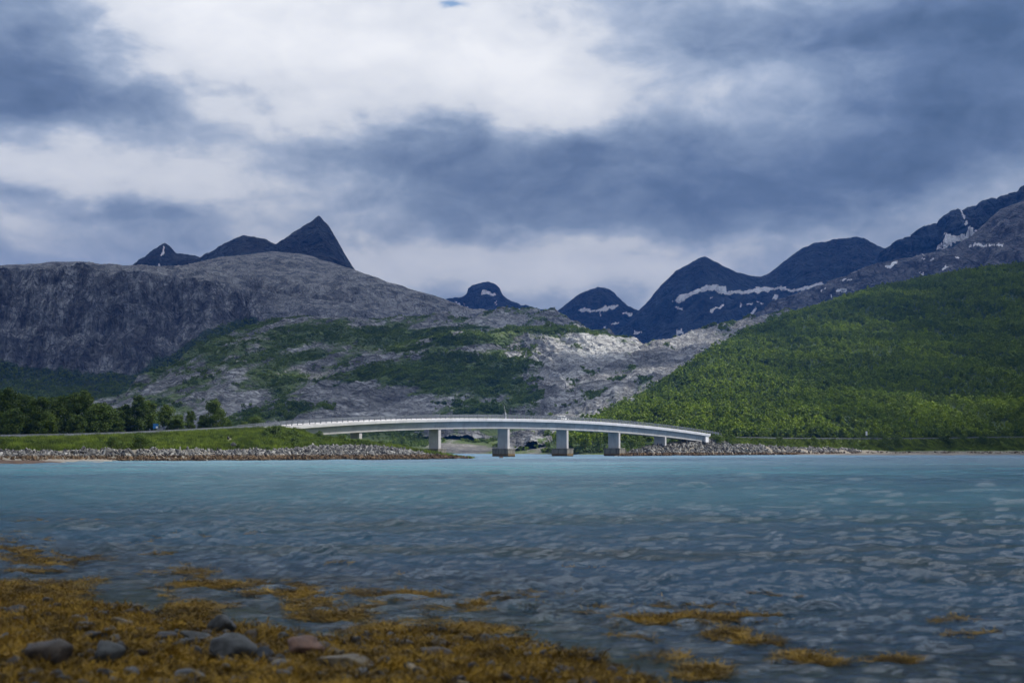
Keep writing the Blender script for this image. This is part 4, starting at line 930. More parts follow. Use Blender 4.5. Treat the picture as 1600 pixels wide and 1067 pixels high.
# larger boulders one can tell apart
bd = [(365, 694, 9, 304, 'reddish brown boulder set in the grass of the left bank'), (357, 684, 7, 312, 'brown earthy boulder above the reddish one on the left bank'), (541, 707, 11, 335, 'large pale boulder in the spit rubble below the bridge start'),
      (600, 708, 10, 338, 'dark grey boulder near the tip of the stone spit'), (622, 709, 13, 342, 'brown block at the outer tip of the stone spit'), (576, 700, 7, 345, 'pale boulder on the top of the spit left of the first pier'),
      (662, 714, 8, 340, 'orange brown stone left in the low end of the spit'), (678, 715.5, 9, 342, 'orange brown stone below the second pier footing'), (695, 716, 7, 345, 'rusty stone at the right corner of the second pier footing'), (716, 717, 7, 348, 'small dark stone furthest out in the water off the spit'),
      (783, 715.6, 11, 395, 'low orange brown rock in the water under the third pier footing'), (645, 714, 7, 335, 'brown stone beside the block at the spit tip'), (350, 706, 9, 293, 'brown boulder at the water edge of the left rock bank'), (390, 706, 8, 296, 'pale boulder in the left rock bank under the grass'),
      (1292, 698, 8, 655, 'pale stones hump on the right beach below the narrow shrub'), (1120, 699, 7, 545, 'dark boulder in the rubble right of the right bridge end'), (1060, 697, 8, 528, 'grey boulder beside the sixth pier'), (1015, 702, 6, 508, 'low grey boulder left of the sixth pier'),
      (480, 703, 9, 312, 'light grey boulder on the spit below the left abutment'), (505, 710, 8, 308, 'grey boulder near the water below the left abutment')]
for i, (px, py, w, Y, lb) in enumerate(bd):
    o = link('boulder', rock_mesh(300 + i, 3, .75, .3, m_rip)); s = w / FPX * Y / 2; o.location = tuple(W(px, py, Y)); o.scale = (s, s * 1.1, s); o.rotation_euler = (0, 0, i * 1.1); tag(o, lb, 'boulder', 'larger boulders on the far shores')
# pale sand spot at the far left shore and the dark weed bar in front of it
m_sand = simple_mat('wet_sand', (.21, .185, .15), .9, .15, .4, .02)
def lens(name, x0, x1, y0f, y1f, z, mat, label, kind, amp=.05, n=60):
    px = np.linspace(x0, x1, n); rows = []
    for k in np.linspace(0, 1, 14):
        e = np.sin(np.pi * np.linspace(0, 1, n)) ** .5; c = (y0f + y1f) / 2; hw = (y1f - y0f) / 2
        py = c + (2 * k - 1) * hw * e + .3 * np.sin(px / 11.); a = WZ(px, py, 0.); a[:, 2] = z + (4 * k * (1 - k)) * amp * e - (1 - 4 * k * (1 - k)) * .15 + .5 * amp * fbm(a[:, 0] / 3, a[:, 1] / 3, 0, 3); rows.append(a)
    V = np.array(rows).reshape(-1, 3); tag(link(name, mesh_np(name, V, grid_faces(14, n), mat=mat)), label, kind=kind)
lens('sand', 5, 200, 717.5, 722.5, .02, m_sand, 'pale strip of wet sand at the left water edge', 'structure', .5)
m_weedbar = simple_mat('weed_bar', (.075, .04, .02), .8, .4, .8, .08)
lens('seaweed_bar', -70, 98, 720.5, 724.8, .03, m_weedbar, 'dark reddish brown bar of seaweed lying off the left shore', 'stuff', .35)
m_shingle = simple_mat('dark_shingle', (.12, .105, .085), .9, .35, 1.2, .05)
lens('beach', 1150, 1700, 708.9, 711.2, .04, m_shingle, 'narrow stony beach along the right water edge', 'structure', .6, 120)

# ------------------------------------------------------------------ car, signs, beacon
m_car = simple_mat('white_car_paint', (.72, .73, .75), .25, .03, 1., 0, 0, .5); m_blue = simple_mat('blue_violet_paint', (.10, .10, .30), .3, .05)
m_glass = simple_mat('dark_window_glass', (.02, .022, .03), .08, .1, 1., 0, 0, .5); m_tyre = simple_mat('tyre_rubber', (.02, .02, .02), .9); m_rim = simple_mat('wheel_rim', (.4, .4, .42), .4, .1, 1., 0, .8)
m_lampw = simple_mat('headlight_glass', (.6, .62, .65), .15); m_lampr = simple_mat('tail_light', (.35, .02, .015), .3)
i = at_px(888); cp = fine[i] + side[i] * 2.2
car = empty('car', (cp[0], cp[1], cp[2] + .012), math.atan2(tan[i][1], tan[i][0])); tag(car, 'white estate car driving over the crown of the bridge right of the middle', 'car')
prof = [(-2.2, .35), (-2.25, .7), (-2.15, .98), (-1.95, 1.35), (-1.65, 1.52), (.0, 1.55), (.45, 1.45), (1.15, 1.02), (2.0, .86), (2.25, .65), (2.25, .35)]
def prism(pts, w0, w1=None, z1=None):
    m = MB(); n = len(pts); w1 = w1 or w0
    def hw(z): return (w0 if z < 1.0 else w0 + (w1 - w0) * min(1, (z - 1.0) / .5)) / 2
    m.V = [(x, -hw(z), z) for x, z in pts] + [(x, hw(z), z) for x, z in pts]
    m.F = [tuple(range(n)), tuple(range(2 * n - 1, n - 1, -1))] + [(i, (i + 1) % n, n + (i + 1) % n, n + i) for i in range(n)]
    return m
prism(prof, 1.8, 1.45).build('body', m_car, car, bevel=.04)
for sgn in (-1, 1):
    w = MB(); y0, y1 = .905 * sgn, .75 * sgn
    w.add([(-1.85, y0, 1.0), (-.35, y0, 1.0), (-.35, y1, 1.44), (-1.7, y1, 1.42)], [(0, 1, 2, 3)]); w.add([(-.27, y0, 1.0), (.95, y0, 1.0), (.42, y1, 1.38), (-.27, y1, 1.44)], [(0, 1, 2, 3)])
    w.V = [(a, b_ + .012 * sgn, c) for a, b_, c in w.V]; w.build('side_window', m_glass, car)
w = MB(); w.add([(1.17, -.72, 1.06), (1.17, .72, 1.06), (.53, .64, 1.46), (.53, -.64, 1.46)], [(0, 1, 2, 3)]); w.build('windscreen', m_glass, car)
w = MB(); w.add([(-2.13, -.7, 1.05), (-2.13, .7, 1.05), (-1.93, .62, 1.42), (-1.93, -.62, 1.42)], [(0, 1, 2, 3)]); w.build('rear_window', m_glass, car)
for x in (-1.4, 1.4):
    for y in (-.82, .82):
        w = MB(); w.tube((x, y - .11, .33), (x, y + .11, .33), .33, n=18); wh = w.build('wheel', m_tyre, car); w = MB(); s = 1 if y > 0 else -1; w.tube((x, y + .10 * s, .33), (x, y + .125 * s, .33), .2, n=14); w.build('rim', m_rim, wh)
for y in (-.65, .65):
    w = MB(); w.box((2.22, y, .68), (.1, .35, .14)); w.build('headlight', m_lampw, car); w = MB(); w.box((-2.2, y, .85), (.08, .2, .2)); w.build('tail_light', m_lampr, car)

m_blue_s = simple_mat('blue_sign_face', (.02, .13, .34), .5, .05); m_grey = simple_mat('sign_back_grey', (.35, .36, .37), .6, .1); m_signw = simple_mat('white_sign_face', (.62, .63, .64), .6, .05)
p = W(243, 679, 338); s = empty('road_sign', tuple(p)); tag(s, 'blue square road sign on a post behind the left guardrail', 'road sign')
m = MB(); m.tube((-.45, 0, 0), (-.45, 0, 2.4), .04); m.build('post', m_galv, s); m = MB(); m.tube((.45, 0, 0), (.45, 0, 2.4), .04); m.build('post', m_galv, s)
m = MB(); m.box((0, -.06, 2.0), (1.25, .05, 1.15)); m.build('panel', m_blue_s, s, bevel=.02); m = MB(); m.box((.3, -.095, 1.75), (.45, .01, .45)); m.build('white_field', m_signw, s)
p = W(1354, 687, 712); s = empty('road_sign', tuple(p)); tag(s, 'tall narrow white sign beside the right road below the wood', 'road sign')
m = MB(); m.box((0, -.05, 3.2), (.95, .08, 2.0)); m.build('panel', m_signw, s, bevel=.02); m = MB(); m.tube((-.25, 0, 0), (-.25, 0, 2.4), .06); m.build('post', m_galv, s); m = MB(); m.tube((.25, 0, 0), (.25, 0, 2.4), .06); m.build('post', m_galv, s)
i = at_px(818); cp = fine[i] + side[i] * (BW - .1); s = empty('navigation_light', tuple(cp)); tag(s, 'white navigation light with a thin leaning mast behind the bridge railing', 'navigation light')
m = MB(); m.box((0, 0, .9), (.5, .5, 1.8)); m.box((0, 0, 1.95), (.35, .35, .5)); m.build('housing', m_signw, s, bevel=.03); m = MB(); m.tube((0, 0, 1.8), (-.55, 0, 4.6), .05, .03); m.build('mast', m_signw, s)
# thin waterfall high on the rise behind the bridge
m_fall = simple_mat('white_water', (.75, .77, .8), .5, .1)
fx = np.linspace(0, 1, 14); c = W(709 - 9 * fx, 636 + 18 * fx, 1195 - 30 * fx); c[:, 1] -= 10
V = []; 
for q in range(14):
    w_ = .8 + .7 * math.sin(q * 1.9) ** 2; V += [tuple(c[q] + [-w_, 0, 0]), tuple(c[q] + [0, -1.2, 0]), tuple(c[q] + [w_, 0, 0])]
tag(link('waterfall', mesh_np('waterfall', V, grid_faces(14, 3), mat=m_fall)), 'thin white waterfall on the dark rock left above the third pier', 'waterfall')

# ------------------------------------------------------------------ near beach
SHX = [(-40, 30), (-14, 27), (-8.2, 22.9), (-6.9, 21.8), (-5.9, 21.0), (-5.3, 20.8), (-4.4, 19.6), (-3.6, 18.7), (-3.0, 18.1), (-2.4, 17.7), (-1.2, 18.0), (-.4, 17.9), (.1, 17.2), (.7, 16.4), (1.1, 15.2), (1.6, 13.6), (2.6, 11.8), (5, 10), (9, 7), (16, 4), (40, 0)]
def shoreY(x): return np.interp(x, [a for a, b_ in SHX], [b_ for a, b_ in SHX])
def bed(x, y):
    d = shoreY(x) - .45 - y; d = d + .5 * fbm(x / 1.6, y / 1.6, 1., 4)
    z = np.where(d > 0, .055 * d, .050 * d); z = z + .12 * fbm(x / .7, y / .7, 3., 4) + .02 * fbm(x / .25, y / .25, 4., 3)
    far = sstep(25, 90, y - shoreY(x)); return np.maximum(z, -1.6) * (1 - far) + far * (-3.0)
def beach_mat():
    m, t, out = new_mat('beach_bed'); p = t.pos(); n = t.noise(p, 3.5, 7, .7); v = t.node('ShaderNodeTexVoronoi'); t.put(v.inputs['Vector'], p); v.inputs['Scale'].default_value = 9
    c = t.mix(t.maprange(n, .3, .7), (.04, .027, .010), (.15, .095, .022)); c = t.mix(t.math('MULTIPLY', t.maprange(v.outputs['Distance'], .35, .2), .3), c, (.10, .10, .10))
    principled(t, out, c, .7, t.bump(n, .06), .15); return m
m_beach = beach_mat()
xs = np.concatenate([np.linspace(-60, -13, 20), np.linspace(-12.8, 8, 300), np.linspace(8.4, 60, 24)]); ys = np.concatenate([np.linspace(-25, 8, 24), np.linspace(8.2, 30, 320), np.linspace(31, 140, 40)])
X, Y = np.meshgrid(xs, ys); Zb = bed(X, Y)
Zb = np.where(Y < 6, np.maximum(np.minimum(Zb, .75), -2), Zb)
tag(link('beach', mesh_np('beach', np.stack([X, Y, Zb], -1).reshape(-1, 3), grid_faces(len(ys), len(xs)), mat=m_beach)), 'seaweed covered stony beach sloping into the water in the foreground', kind='structure')

# ------------------------------------------------------------------ water
def water_mat():
    m, t, out = new_mat('fjord_water'); p = t.pos(); dp = t.attr('depth')
    sp = t.node('ShaderNodeSeparateXYZ'); t.put(sp.inputs[0], p)
    # colour of the water body: turquoise over pale sand shallows, dark over weed and in the deep
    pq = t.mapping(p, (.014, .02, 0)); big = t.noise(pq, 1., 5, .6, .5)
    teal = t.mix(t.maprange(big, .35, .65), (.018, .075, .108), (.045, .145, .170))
    nearw = t.maprange(sp.outputs[1], 75., 26.); nb_ = t.mix(t.maprange(t.noise(t.mapping(p, (.07, .28, 0), (0, 0, R(-12))), 1., 6, .6, .6), .44, .62), (.007, .038, .078), (.010, .016, .014)); c = t.mix(t.math('MULTIPLY', nearw, .85), teal, nb_)  # near blue also tinted for reflected sky, broken by dark weed streaks
    farw = t.maprange(sp.outputs[1], 150., 480.); c = t.mix(t.math('MULTIPLY', farw, .7), c, (.095, .175, .265))  # distant water body coloured lighter and bluer, standing in for reflected sky
    n1 = t.noise(t.mapping(p, (.9, 1.2, 1), (0, 0, R(8))), 1.8, 8, .66, .3)
    n2 = t.noise(t.mapping(p, (.8, 1.0, 1), (0, 0, R(-14))), .62, 6, .62, .2)
    n3 = t.noise(t.mapping(p, (.8, 1.6, 1), (0, 0, R(20))), 8., 4, .6)
    f_near = t.maprange(sp.outputs[1], 170, 14, .0, 1)
    h = t.math('MULTIPLY', n1, .16); h = t.math('MULTIPLY_ADD', n2, .30, h); h = t.math('MULTIPLY_ADD', n3, .03, h)
    h = t.math('MULTIPLY', h, f_near)
    nb = t.bump(h, 1.0, 1.)
    fr = t.node('ShaderNodeFresnel'); fr.inputs[0].default_value = 1.33; t.put(fr.inputs['Normal'], nb)
    gl = t.node('ShaderNodeBsdfGlossy'); t.put(gl.inputs['Roughness'], t.maprange(sp.outputs[1], 14, 260, .10, .26)); t.put(gl.inputs['Normal'], nb); gl.inputs[0].default_value = (1, 1, 1, 1)
    df = t.node('ShaderNodeBsdfDiffuse'); t.put(df.inputs[0], c); t.put(df.inputs['Normal'], nb)
    tp = t.node('ShaderNodeBsdfTransparent'); tp.inputs[0].default_value = (.55, .75, .78, 1)
    mb = t.node('ShaderNodeMixShader'); t.put(mb.inputs[0], t.maprange(dp, .0, .75, .25, 1.0)); t.l.new(tp.outputs[0], mb.inputs[1]); t.l.new(df.outputs[0], mb.inputs[2])
    mx = t.node('ShaderNodeMixShader'); t.put(mx.inputs[0], t.math('MINIMUM', t.math('MULTIPLY', fr.outputs[0], t.maprange(sp.outputs[1], 15., 140., .58, .42, False)), t.maprange(sp.outputs[1], 15., 140., .34, .28, False))); t.l.new(mb.outputs[0], mx.inputs[1]); t.l.new(gl.outputs[0], mx.inputs[2]); t.l.new(mx.outputs[0], out.inputs[0])
    return m
m_water = water_mat()
ang = np.concatenate([np.linspace(-70, -24, 24), np.linspace(-23.5, 23.5, 620), np.linspace(24, 70, 24)]) * math.pi / 180
NR = 900; rr = 6.5 * np.exp(np.linspace(0, math.log(1500 / 6.5), NR)); rr[-1] = 2600
TA, RR = np.meshgrid(ang, rr); X = RR * np.sin(TA); Y = RR * np.cos(TA)
dr = np.gradient(rr)[:, None]; Zw = np.zeros_like(X); wr = np.random.default_rng(9)
for k in range(70):
    lam = .32 * (22 / .32) ** (k / 69.) ; th = R(78) + wr.normal() * .52; ph = wr.random() * 6.28
    a = .0150 * (1.6 if lam < .9 else 1.) * lam ** .92 * (1 if lam < 1.8 else (1.8 / lam) ** .7) * (1 if lam < 9 else 9 / lam); kx, ky = 2 * math.pi / lam * math.cos(th), 2 * math.pi / lam * math.sin(th)
    vis = sstep(1.9, 3.0, lam / (dr * np.cos(TA) + .002)); md = .9 + .35 * pn(X / (lam * 6), Y / (lam * 5), k * 3.7)
    s = np.sin(kx * X + ky * Y + ph); far_ = 1 if lam < 1.2 else .12 + .88 * sstep(6 * lam ** .9, 26 * lam ** .9, RR); Zw += vis * far_ * a * md * (s - .25 * np.cos(2 * (kx * X + ky * Y + ph)))
shal = sstep(0, .25, -bed(X, Y)); calm = (.35 + .65 * shal) * (.75 + .6 * fbm(X / 14, Y / 9, 0, 3))
Zw *= calm
dep = np.clip(-bed(X, Y), 0, 3)
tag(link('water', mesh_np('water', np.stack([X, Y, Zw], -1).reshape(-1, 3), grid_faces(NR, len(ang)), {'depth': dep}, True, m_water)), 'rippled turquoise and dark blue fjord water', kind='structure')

# ------------------------------------------------------------------ seaweed and stones in the foreground
ST = [(362, 1024, 70, 40, 'grey', 'large smooth grey stone left of the pink stone'), (165, 1037, 56, 40, 'grey', 'wet grey stone with a shiny top at the lower left'), (82, 1036, 72, 44, 'brown', 'broad brown stone near the lower left corner'),
      (473, 1022, 60, 36, 'pink', 'smooth pink stone, the only pink one'), (505, 1020, 34, 22, 'brown', 'brown stone touching the right of the pink stone'), (412, 1029, 32, 26, 'blue', 'blue grey stone between the large grey and the pink stone'), (257, 1000, 42, 20, 'dark', 'dark grey stone with a pale tip above the large grey stone'),
      (312, 1003, 60, 20, 'grey', 'long flat grey stone behind the large grey stone'), (135, 983, 30, 16, 'blue', 'small blue grey stone in the upper left weed'), (190, 977, 42, 16, 'tan', 'tan ridge of stone in the upper left weed'), (215, 952, 18, 12, 'tan', 'small tan stone near the water edge on the left'),
      (346, 985, 44, 32, 'grey', 'blunt grey stone standing up at the water edge'), (296, 980, 14, 12, 'pale', 'small pale stone left of the blunt grey stone'), (266, 1023, 40, 18, 'pale', 'flat pale stone left of the black stone'), (300, 1026, 32, 24, 'dark', 'black wet stone left of the large grey stone'),
      (316, 1038, 20, 12, 'pale', 'small pale stone below the black stone'), (442, 1040, 36, 14, 'pale', 'flat cream stone below the pink stone'), (540, 1043, 92, 26, 'tan', 'long tan slab with a dark hollow at the lower middle'), (528, 1030, 16, 12, 'tan', 'small rounded tan stone on the long slab'),
      (620, 1006, 28, 12, 'dark', 'small dark stone in the weed near the water'), (683, 1028, 54, 22, 'brown', 'low brown stone right of the long slab'), (686, 1020, 34, 12, 'brown', 'reddish brown stone lying against the low brown stone'), (6, 975, 18, 14, 'pale', 'pale stone cut by the left picture edge'), (25, 958, 36, 18, 'dark', 'dark stone at the left near the water edge'),
      (298, 1060, 60, 22, 'grey', 'grey stone at the bottom edge below the large grey stone'), (30, 1062, 50, 20, 'grey', 'grey stone in the lower left corner'), (135, 1062, 40, 14, 'brown', 'brown stone at the bottom edge below the wet grey stone'), (603, 1036, 12, 10, 'dark', 'small round dark stone right of the long slab'), (407, 1036, 18, 10, 'dark', 'small dark stone below the blue grey stone'),
      (220, 987, 20, 12, 'brown', 'brown stone under the tan ridge'), (674, 1063, 16, 10, 'pale', 'small pale stone beside the driftwood'), (150, 998, 44, 18, 'dark', 'black stone half under weed on the left'), (180, 1010, 34, 16, 'brown', 'brown stone right of the black half covered stone')]
def weed_mat(name, a, b):
    m, t, out = new_mat(name); r = t.rnd(); n = t.noise(t.obj(), 9, 4, .6)
    f = t.math('ADD', t.math('MULTIPLY', r, .45), t.math('MULTIPLY', t.maprange(n, .3, .7), .25)); f = t.math('MULTIPLY_ADD', t.maprange(t.noise(t.pos(), 1.6, 6, .65), .34, .66), .55, f); c = t.ramp(f, [(0, a), (.45, tuple(x * .5 + y * .28 for x, y in zip(a, b))), (1.0, b)])
    principled(t, out, c, .6, None, .15); return m
m_weed = weed_mat('bladder_wrack', (.010, .006, .002), (.32, .185, .018))
def weed(seed, n, L_, up, w=.013):
    r_ = np.random.default_rng(seed); V = []; F_ = []
    def ribbon(p, d, ln, wd, segs, dep):
        k0 = len(V); d = d / np.linalg.norm(d)
        for s in range(segs + 1):
            sd = np.cross(d, [0, 0, 1.]); sd = sd / (np.linalg.norm(sd) + 1e-6); sd = sd * math.cos(tw) + np.array([0, 0, 1.]) * math.sin(tw); ww = wd * (1 - .55 * s / segs)
            V.append(tuple(p - sd * ww)); V.append(tuple(p + sd * ww))
            if s: F_.append((k0 + 2 * s - 2, k0 + 2 * s - 1, k0 + 2 * s + 1, k0 + 2 * s))
            if s < segs:
                p = p + d * ln / segs; d = d + r_.normal(size=3) * .28 + [0, 0, -.30 * up * (s / segs)]; d /= np.linalg.norm(d)
        if dep: 
            for q in range(2): ribbon(p - d * ln * .1, d + r_.normal(size=3) * .5, ln * .55, wd * .8, 2, 0)
    for q in range(n):
        a = r_.random() * 6.28; tw = r_.normal() * .6; d = np.array([math.cos(a), math.sin(a), up * (.4 + .6 * r_.random())])
        ribbon(np.array([r_.normal() * .03, r_.normal() * .03, 0]), d, L_ * (.6 + .6 * r_.random()), w, 3, 1)
    return mesh_np('frond', np.array(V), np.array(F_), smooth=True, mat=m_weed)
weeds = [weed(s, 26, .10, .34, .0055) for s in range(5)]; mats_ = [weed(40 + s, 20, .13, .05, .006) for s in range(4)]
rg = np.random.default_rng(21)
n = 46000; x = rg.uniform(-10.5, 4.5, n); y = shoreY(x) + .1 - rg.random(n) ** .8 * 13.5; k = (y > 9) & (np.abs(x) < y * .40 + .8)
cover = fbm(x / .8, y / .8, 5., 4); k &= rg.random(n) < np.clip(.66 + 2.4 * cover, .03, 1); x, y = x[k], y[k]
for (px, py, w, h, mk, lb) in ST:
    P0 = WZ(np.array([px * 1.0]), np.array([py * 1.0 + h * .2]), .12)[0]; r_ = w / FPX * P0[1] / 2
    k = ((x - P0[0]) / (r_ * .95)) ** 2 + ((y - P0[1] + r_ * .35) / (r_ * 1.15)) ** 2 > 1 - .5 * rg.random(len(x)) ** 3; x, y = x[k], y[k]
n = len(x)
z = bed(x, y); z = np.maximum(z, -.03) + .01
scatter('seaweed', np.stack([x, y, z], 1), np.stack([rg.normal(size=n) * .2, rg.normal(size=n) * .2, rg.random(n) * 6.28], 1), .65 + .65 * rg.random(n), rg.integers(0, 5, n), weeds, 'golden brown bladder wrack heaped over the stony foreground beach')
# floating patches: (column, row, half width, half height, density)
FP = [(60, 814, 95, 3, .8), (135, 814, 20, 2.5, 1), (20, 858, 45, 12, 2.4), (60, 878, 35, 8, 1.4), (115, 874, 32, 5, 1.4), (50, 893, 35, 3, 1.2), (222, 849, 14, 3, 1.4), (252, 836, 24, 2.5, 1), (305, 837, 18, 2, .9), (250, 865, 22, 2, .9), (30, 920, 50, 9, 2.2), (115, 919, 28, 6, 1.6),
      (150, 905, 16, 5, .8), (85, 935, 30, 10, 2.), (265, 896, 30, 3, .7), (310, 897, 16, 10, 1.2), (350, 914, 62, 4, 2.2), (285, 893, 16, 4, .6), (390, 928, 18, 5, .6), (265, 933, 10, 4, .6), (300, 952, 28, 8, 1.6), (460, 927, 32, 7, 2.), (485, 920, 16, 4, 1), (340, 948, 20, 4, .5), (480, 946, 26, 6, 1.2), (500, 942, 10, 4, 1.4),
      (520, 963, 40, 5, 2.2), (470, 962, 12, 3, 1.2), (580, 948, 16, 4, .9), (635, 932, 46, 5, 2.1), (565, 926, 30, 3, .5), (595, 981, 20, 4, 1.4), (640, 990, 60, 4, 1.8), (794, 931, 26, 4, 1.8), (740, 945, 16, 6, .9), (700, 948, 40, 3, .4), (835, 949, 16, 3, .8), (660, 970, 20, 4, .5), (725, 980, 20, 6, .6), (760, 985, 30, 4, 1),
      (1010, 970, 40, 4, 1.4), (1080, 968, 60, 4, 1.8), (1150, 964, 38, 4, 2.), (1120, 950, 30, 3, .6), (1040, 949, 30, 4, .6), (1140, 990, 20, 5, 1.3), (1105, 997, 14, 3, 1.2), (1180, 1003, 24, 5, .8), (925, 953, 14, 3, .5), (980, 996, 26, 3, .3), (1250, 1028, 34, 5, .8), (1285, 1037, 26, 4, .7), (1400, 1034, 30, 4, .7), (1100, 1052, 26, 8, .9),
      (1480, 968, 26, 3, .35), (1520, 990, 30, 3, .3), (900, 928, 20, 2, .3), (1030, 1030, 30, 4, .3), (1210, 930, 30, 3, .3), (400, 835, 24, 2, .3), (540, 880, 30, 2, .3), (920, 890, 40, 2, .25), (640, 897, 30, 2, .35)]
fx, fy, fs = [], [], []
for (px, py, rx, ry, dn) in FP:
    c = int(max(4, dn * rx * ry * .33 * (py - 702) / 250. * .9)); gx = px + rg.normal(size=c) * rx * .72; gy = py + rg.normal(size=c) * ry * .75; q = WZ(gx, gy, 0.); fx.append(q); 
q = np.concatenate(fx); n = len(q); q[:, 2] = rg.normal(size=n) * .012 + .022
for_s = np.stack([.55 + .6 * rg.random(n)] * 2 + [np.full(n, .55)], 1)
scatter('floating_seaweed', q, np.stack([rg.normal(size=n) * .12, rg.normal(size=n) * .12, rg.random(n) * 6.28], 1), for_s, rg.integers(0, 4, n), mats_, 'loose golden brown seaweed patches floating on the near water')

def stone_mat(name, a, b_, sp=.5):
    m, t, out = new_mat(name); o = t.obj(); n = t.noise(o, 2.2, 6, .65); n2 = t.noise(o, 14, 5, .7)
    a = tuple(x * .38 for x in a); b_ = tuple(x * .58 for x in b_)
    c = t.mix(t.maprange(n, .3, .7), a, b_); c = t.mix(t.math('MULTIPLY', t.maprange(n2, .5, .7), .35), c, (.05, .045, .04))
    principled(t, out, c, t.maprange(n, .3, .7, .35, .6), t.bump(n2, .02), .25); return m
SM = {'dark': stone_mat('dark_stone', (.035, .036, .040), (.075, .075, .078)), 'grey': stone_mat('grey_stone', (.085, .09, .088), (.15, .155, .15)), 'pale': stone_mat('pale_stone', (.22, .20, .165), (.36, .33, .27)),
      'pink': stone_mat('pink_stone', (.20, .10, .07), (.36, .20, .13)), 'tan': stone_mat('tan_stone', (.17, .13, .075), (.30, .23, .13)), 'brown': stone_mat('brown_stone', (.055, .038, .025), (.11, .08, .055)), 'blue': stone_mat('blue_grey_stone', (.07, .085, .105), (.12, .14, .165))}
for q, (px, py, w, h, mk, lb) in enumerate(ST):
    zg = .1; 
    for _ in range(6): P0 = WZ(np.array([px * 1.0]), np.array([py * 1.0 + h * .2]), zg)[0]; zg = float(bed(P0[0:1], P0[1:2])[0])
    s = w / FPX * P0[1] / 2 * 1.08; o = link('stone', rock_mesh(500 + q, 3, .62, .34, SM[mk], False)); hs = h / FPX * P0[1] / 2 / .62 * 1.1
    o.scale = (s, s * .95, min(hs, s * 1.3)); o.location = (P0[0], P0[1], zg + hs * .50); o.rotation_euler = (rg.normal() * .1, rg.normal() * .1, rg.normal() * .3); tag(o, lb, 'stone', 'stones lying in the foreground seaweed')
# pebbles between
cob = [rock_mesh(700 + s, 2, .6, .2, SM[k], False) for s, k in enumerate(('grey', 'brown', 'dark', 'tan', 'grey', 'brown'))]
n = 1500; x = rg.uniform(-9, 4, n); y = shoreY(x) - .1 - rg.random(n) * 10; k = (y > 10); x, y = x[k], y[k]; n = len(x)
scatter('pebbles', np.stack([x, y, bed(x, y) + .05], 1), rg.normal(size=(n, 3)) * [.2, .2, 3], .03 + .085 * rg.random(n) ** 2.2, rg.integers(0, 6, n), cob, 'small grey and brown stones scattered between the seaweed')
# driftwood
m_drift = simple_mat('driftwood', (.22, .17, .10), .8, .25, 5., .01)
pts = [(640, 1040), (655, 1048), (672, 1055), (700, 1062), (730, 1068)]; m = MB(); pv = None
for q, (px, py) in enumerate(pts):
    P0 = WZ(np.array([px * 1.]), np.array([py * 1.]), .30)[0]
    if pv is not None: m.tube(tuple(pv), tuple(P0), .022 + .012 * math.sin(q), .024, 8)
    pv = P0
tag(m.build('driftwood', m_drift, smooth=True), 'curved pale piece of driftwood at the bottom right of the stones', 'driftwood')

# ------------------------------------------------------------------ added cloud sheet, unseen above the frame, shading the land around chosen sun patches
m, t, out = new_mat('shade_cloud'); d1 = t.node('ShaderNodeBsdfDiffuse'); d1.inputs[0].default_value = (.85, .87, .9, 1); d2_ = t.node('ShaderNodeBsdfTranslucent'); d2_.inputs[0].default_value = (.90, .94, 1.0, 1)
mx = t.node('ShaderNodeMixShader'); mx.inputs[0].default_value = .8; t.l.new(d1.outputs[0], mx.inputs[1]); t.l.new(d2_.outputs[0], mx.inputs[2]); t.l.new(mx.outputs[0], out.inputs[0]); m_shade_cloud = m
CZ = 3500.
LIT = [(480, 690, 360, 60), (620, 700, 400, 75), (760, 690, 445, 75), (880, 690, 470, 75), (1040, 690, 520, 80), (1180, 700, 600, 55), (700, 740, 240, 60), (760, 760, 170, 55), (640, 690, 600, 70), (800, 690, 700, 80), (660, 690, 880, 70), (800, 690, 900, 80), (950, 680, 700, 70),
       (960, 655, 830, 45), (1010, 620, 930, 45), (1075, 580, 1070, 45), (1130, 545, 1180, 45), (1200, 508, 1330, 45), (1290, 478, 1440, 40), (850, 525, 1570, 65), (920, 530, 1570, 75), (975, 548, 1550, 60), (920, 575, 1450, 70), (860, 570, 1480, 45), (900, 610, 1250, 25), (640, 560, 1500, 25), (1150, 515, 1640, 45), (1150, 640, 700, 55), (1290, 655, 760, 55), (1240, 600, 900, 45), (1430, 650, 880, 45), (1400, 570, 1150, 40), (250, 690, 300, 40), (1330, 520, 1250, 40), (1500, 620, 950, 45), (1100, 600, 980, 60), (1190, 560, 1130, 60), (1010, 650, 800, 60), (1280, 520, 1300, 50), (1220, 650, 740, 50), (1370, 480, 1450, 40), (940, 610, 1230, 55), (1040, 560, 1450, 45), (330, 690, 320, 45), (160, 690, 300, 40), (1300, 700, 660, 45), (760, 590, 1420, 35), (540, 520, 1900, 40), (420, 600, 1500, 30), (740, 540, 1500, 40)]  # land points the sun should reach, each opening a hole in the sheet
gx = np.linspace(-2500, 9000, 231); gy = np.linspace(-3000, 9500, 251); near_x = np.arange(3050, 4200, 24.); near_y = np.arange(-150, 1650, 24.)
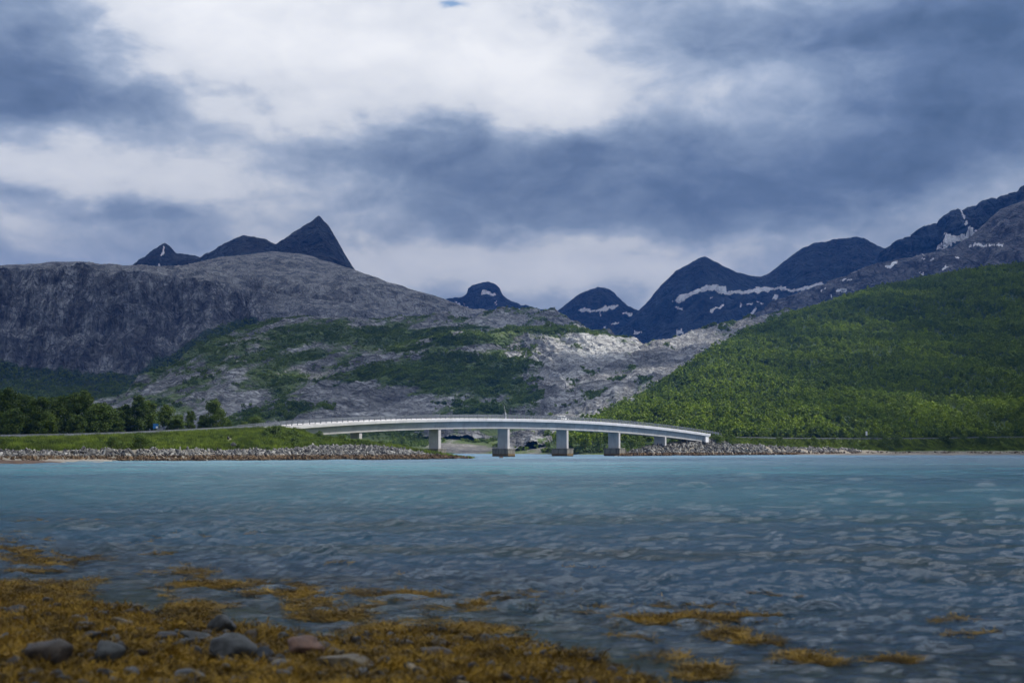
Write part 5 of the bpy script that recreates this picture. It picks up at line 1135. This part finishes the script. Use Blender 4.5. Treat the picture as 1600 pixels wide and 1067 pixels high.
gx = np.unique(np.concatenate([gx[(gx < 3050) | (gx > 4200)], near_x])); gy = np.unique(np.concatenate([gy[(gy < -150) | (gy > 1650)], near_y]))
X, Y = np.meshgrid(gx, gy); f_ = np.full(X.shape, -9.)
for (px, py, yy, r_) in LIT:
    g_ = W(px, py, yy); k_ = (CZ - g_[2]) / SDIR.z; cxx, cyy = g_[0] + SDIR.x * k_, g_[1] + SDIR.y * k_
    dd = np.sqrt(((X - cxx) * math.sin(R(SUN_EL))) ** 2 + (Y - cyy) ** 2); f_ = np.maximum(f_, (r_ - dd) / 60.)
open_ = np.clip(f_, -3, 3) + .5 * fbm(X / 120, Y / 120, 0, 4)
open_ = np.maximum(open_, (fbm(X / 1300, Y / 1300, 7., 4) - .42) * 8 * (np.abs(X - 3500) > 900))
e_ = np.maximum(sstep(-6000, -6100, X), 0); thick = sstep(.0, -2.0, open_) * np.minimum(1, np.minimum(np.minimum(X - gx[0], gx[-1] - X), np.minimum(Y - gy[0], gy[-1] - Y)) / 400.)
lump = fbm(X / 420, Y / 420, 1., 5)
Vb = np.stack([X, Y, CZ - thick * (40 + 60 * lump)], -1); Vt = np.stack([X, Y, CZ + .5 + thick * (260 + 260 * lump)], -1)
Fq = grid_faces(*X.shape); ok = (open_.ravel()[Fq].min(1) < 0.02); Fq = Fq[ok]; nn_ = X.size
me = mesh_np('shade_cloud_sheet', np.concatenate([Vb.reshape(-1, 3), Vt.reshape(-1, 3)]), np.concatenate([Fq[:, ::-1], Fq + nn_]), mat=m_shade_cloud)
tag(link('shade_cloud_sheet', me), 'added unseen cloud sheet that shades the land, holed for sun patches', kind='stuff')

# ------------------------------------------------------------------ air
m, t, out = new_mat('haze_air'); pv = t.node('ShaderNodeVolumePrincipled'); pv.inputs['Color'].default_value = (.035, .27, 1.0, 1); pv.inputs['Density'].default_value = 9.0e-5; pv.inputs['Anisotropy'].default_value = .0
t.l.new(pv.outputs[0], out.inputs['Volume'])
h = MB(); h.box((0, 4000, 700), (15000, 13000, 1420)); tag(h.build('haze', m), 'thin blue air between the camera and the far mountains', kind='stuff')
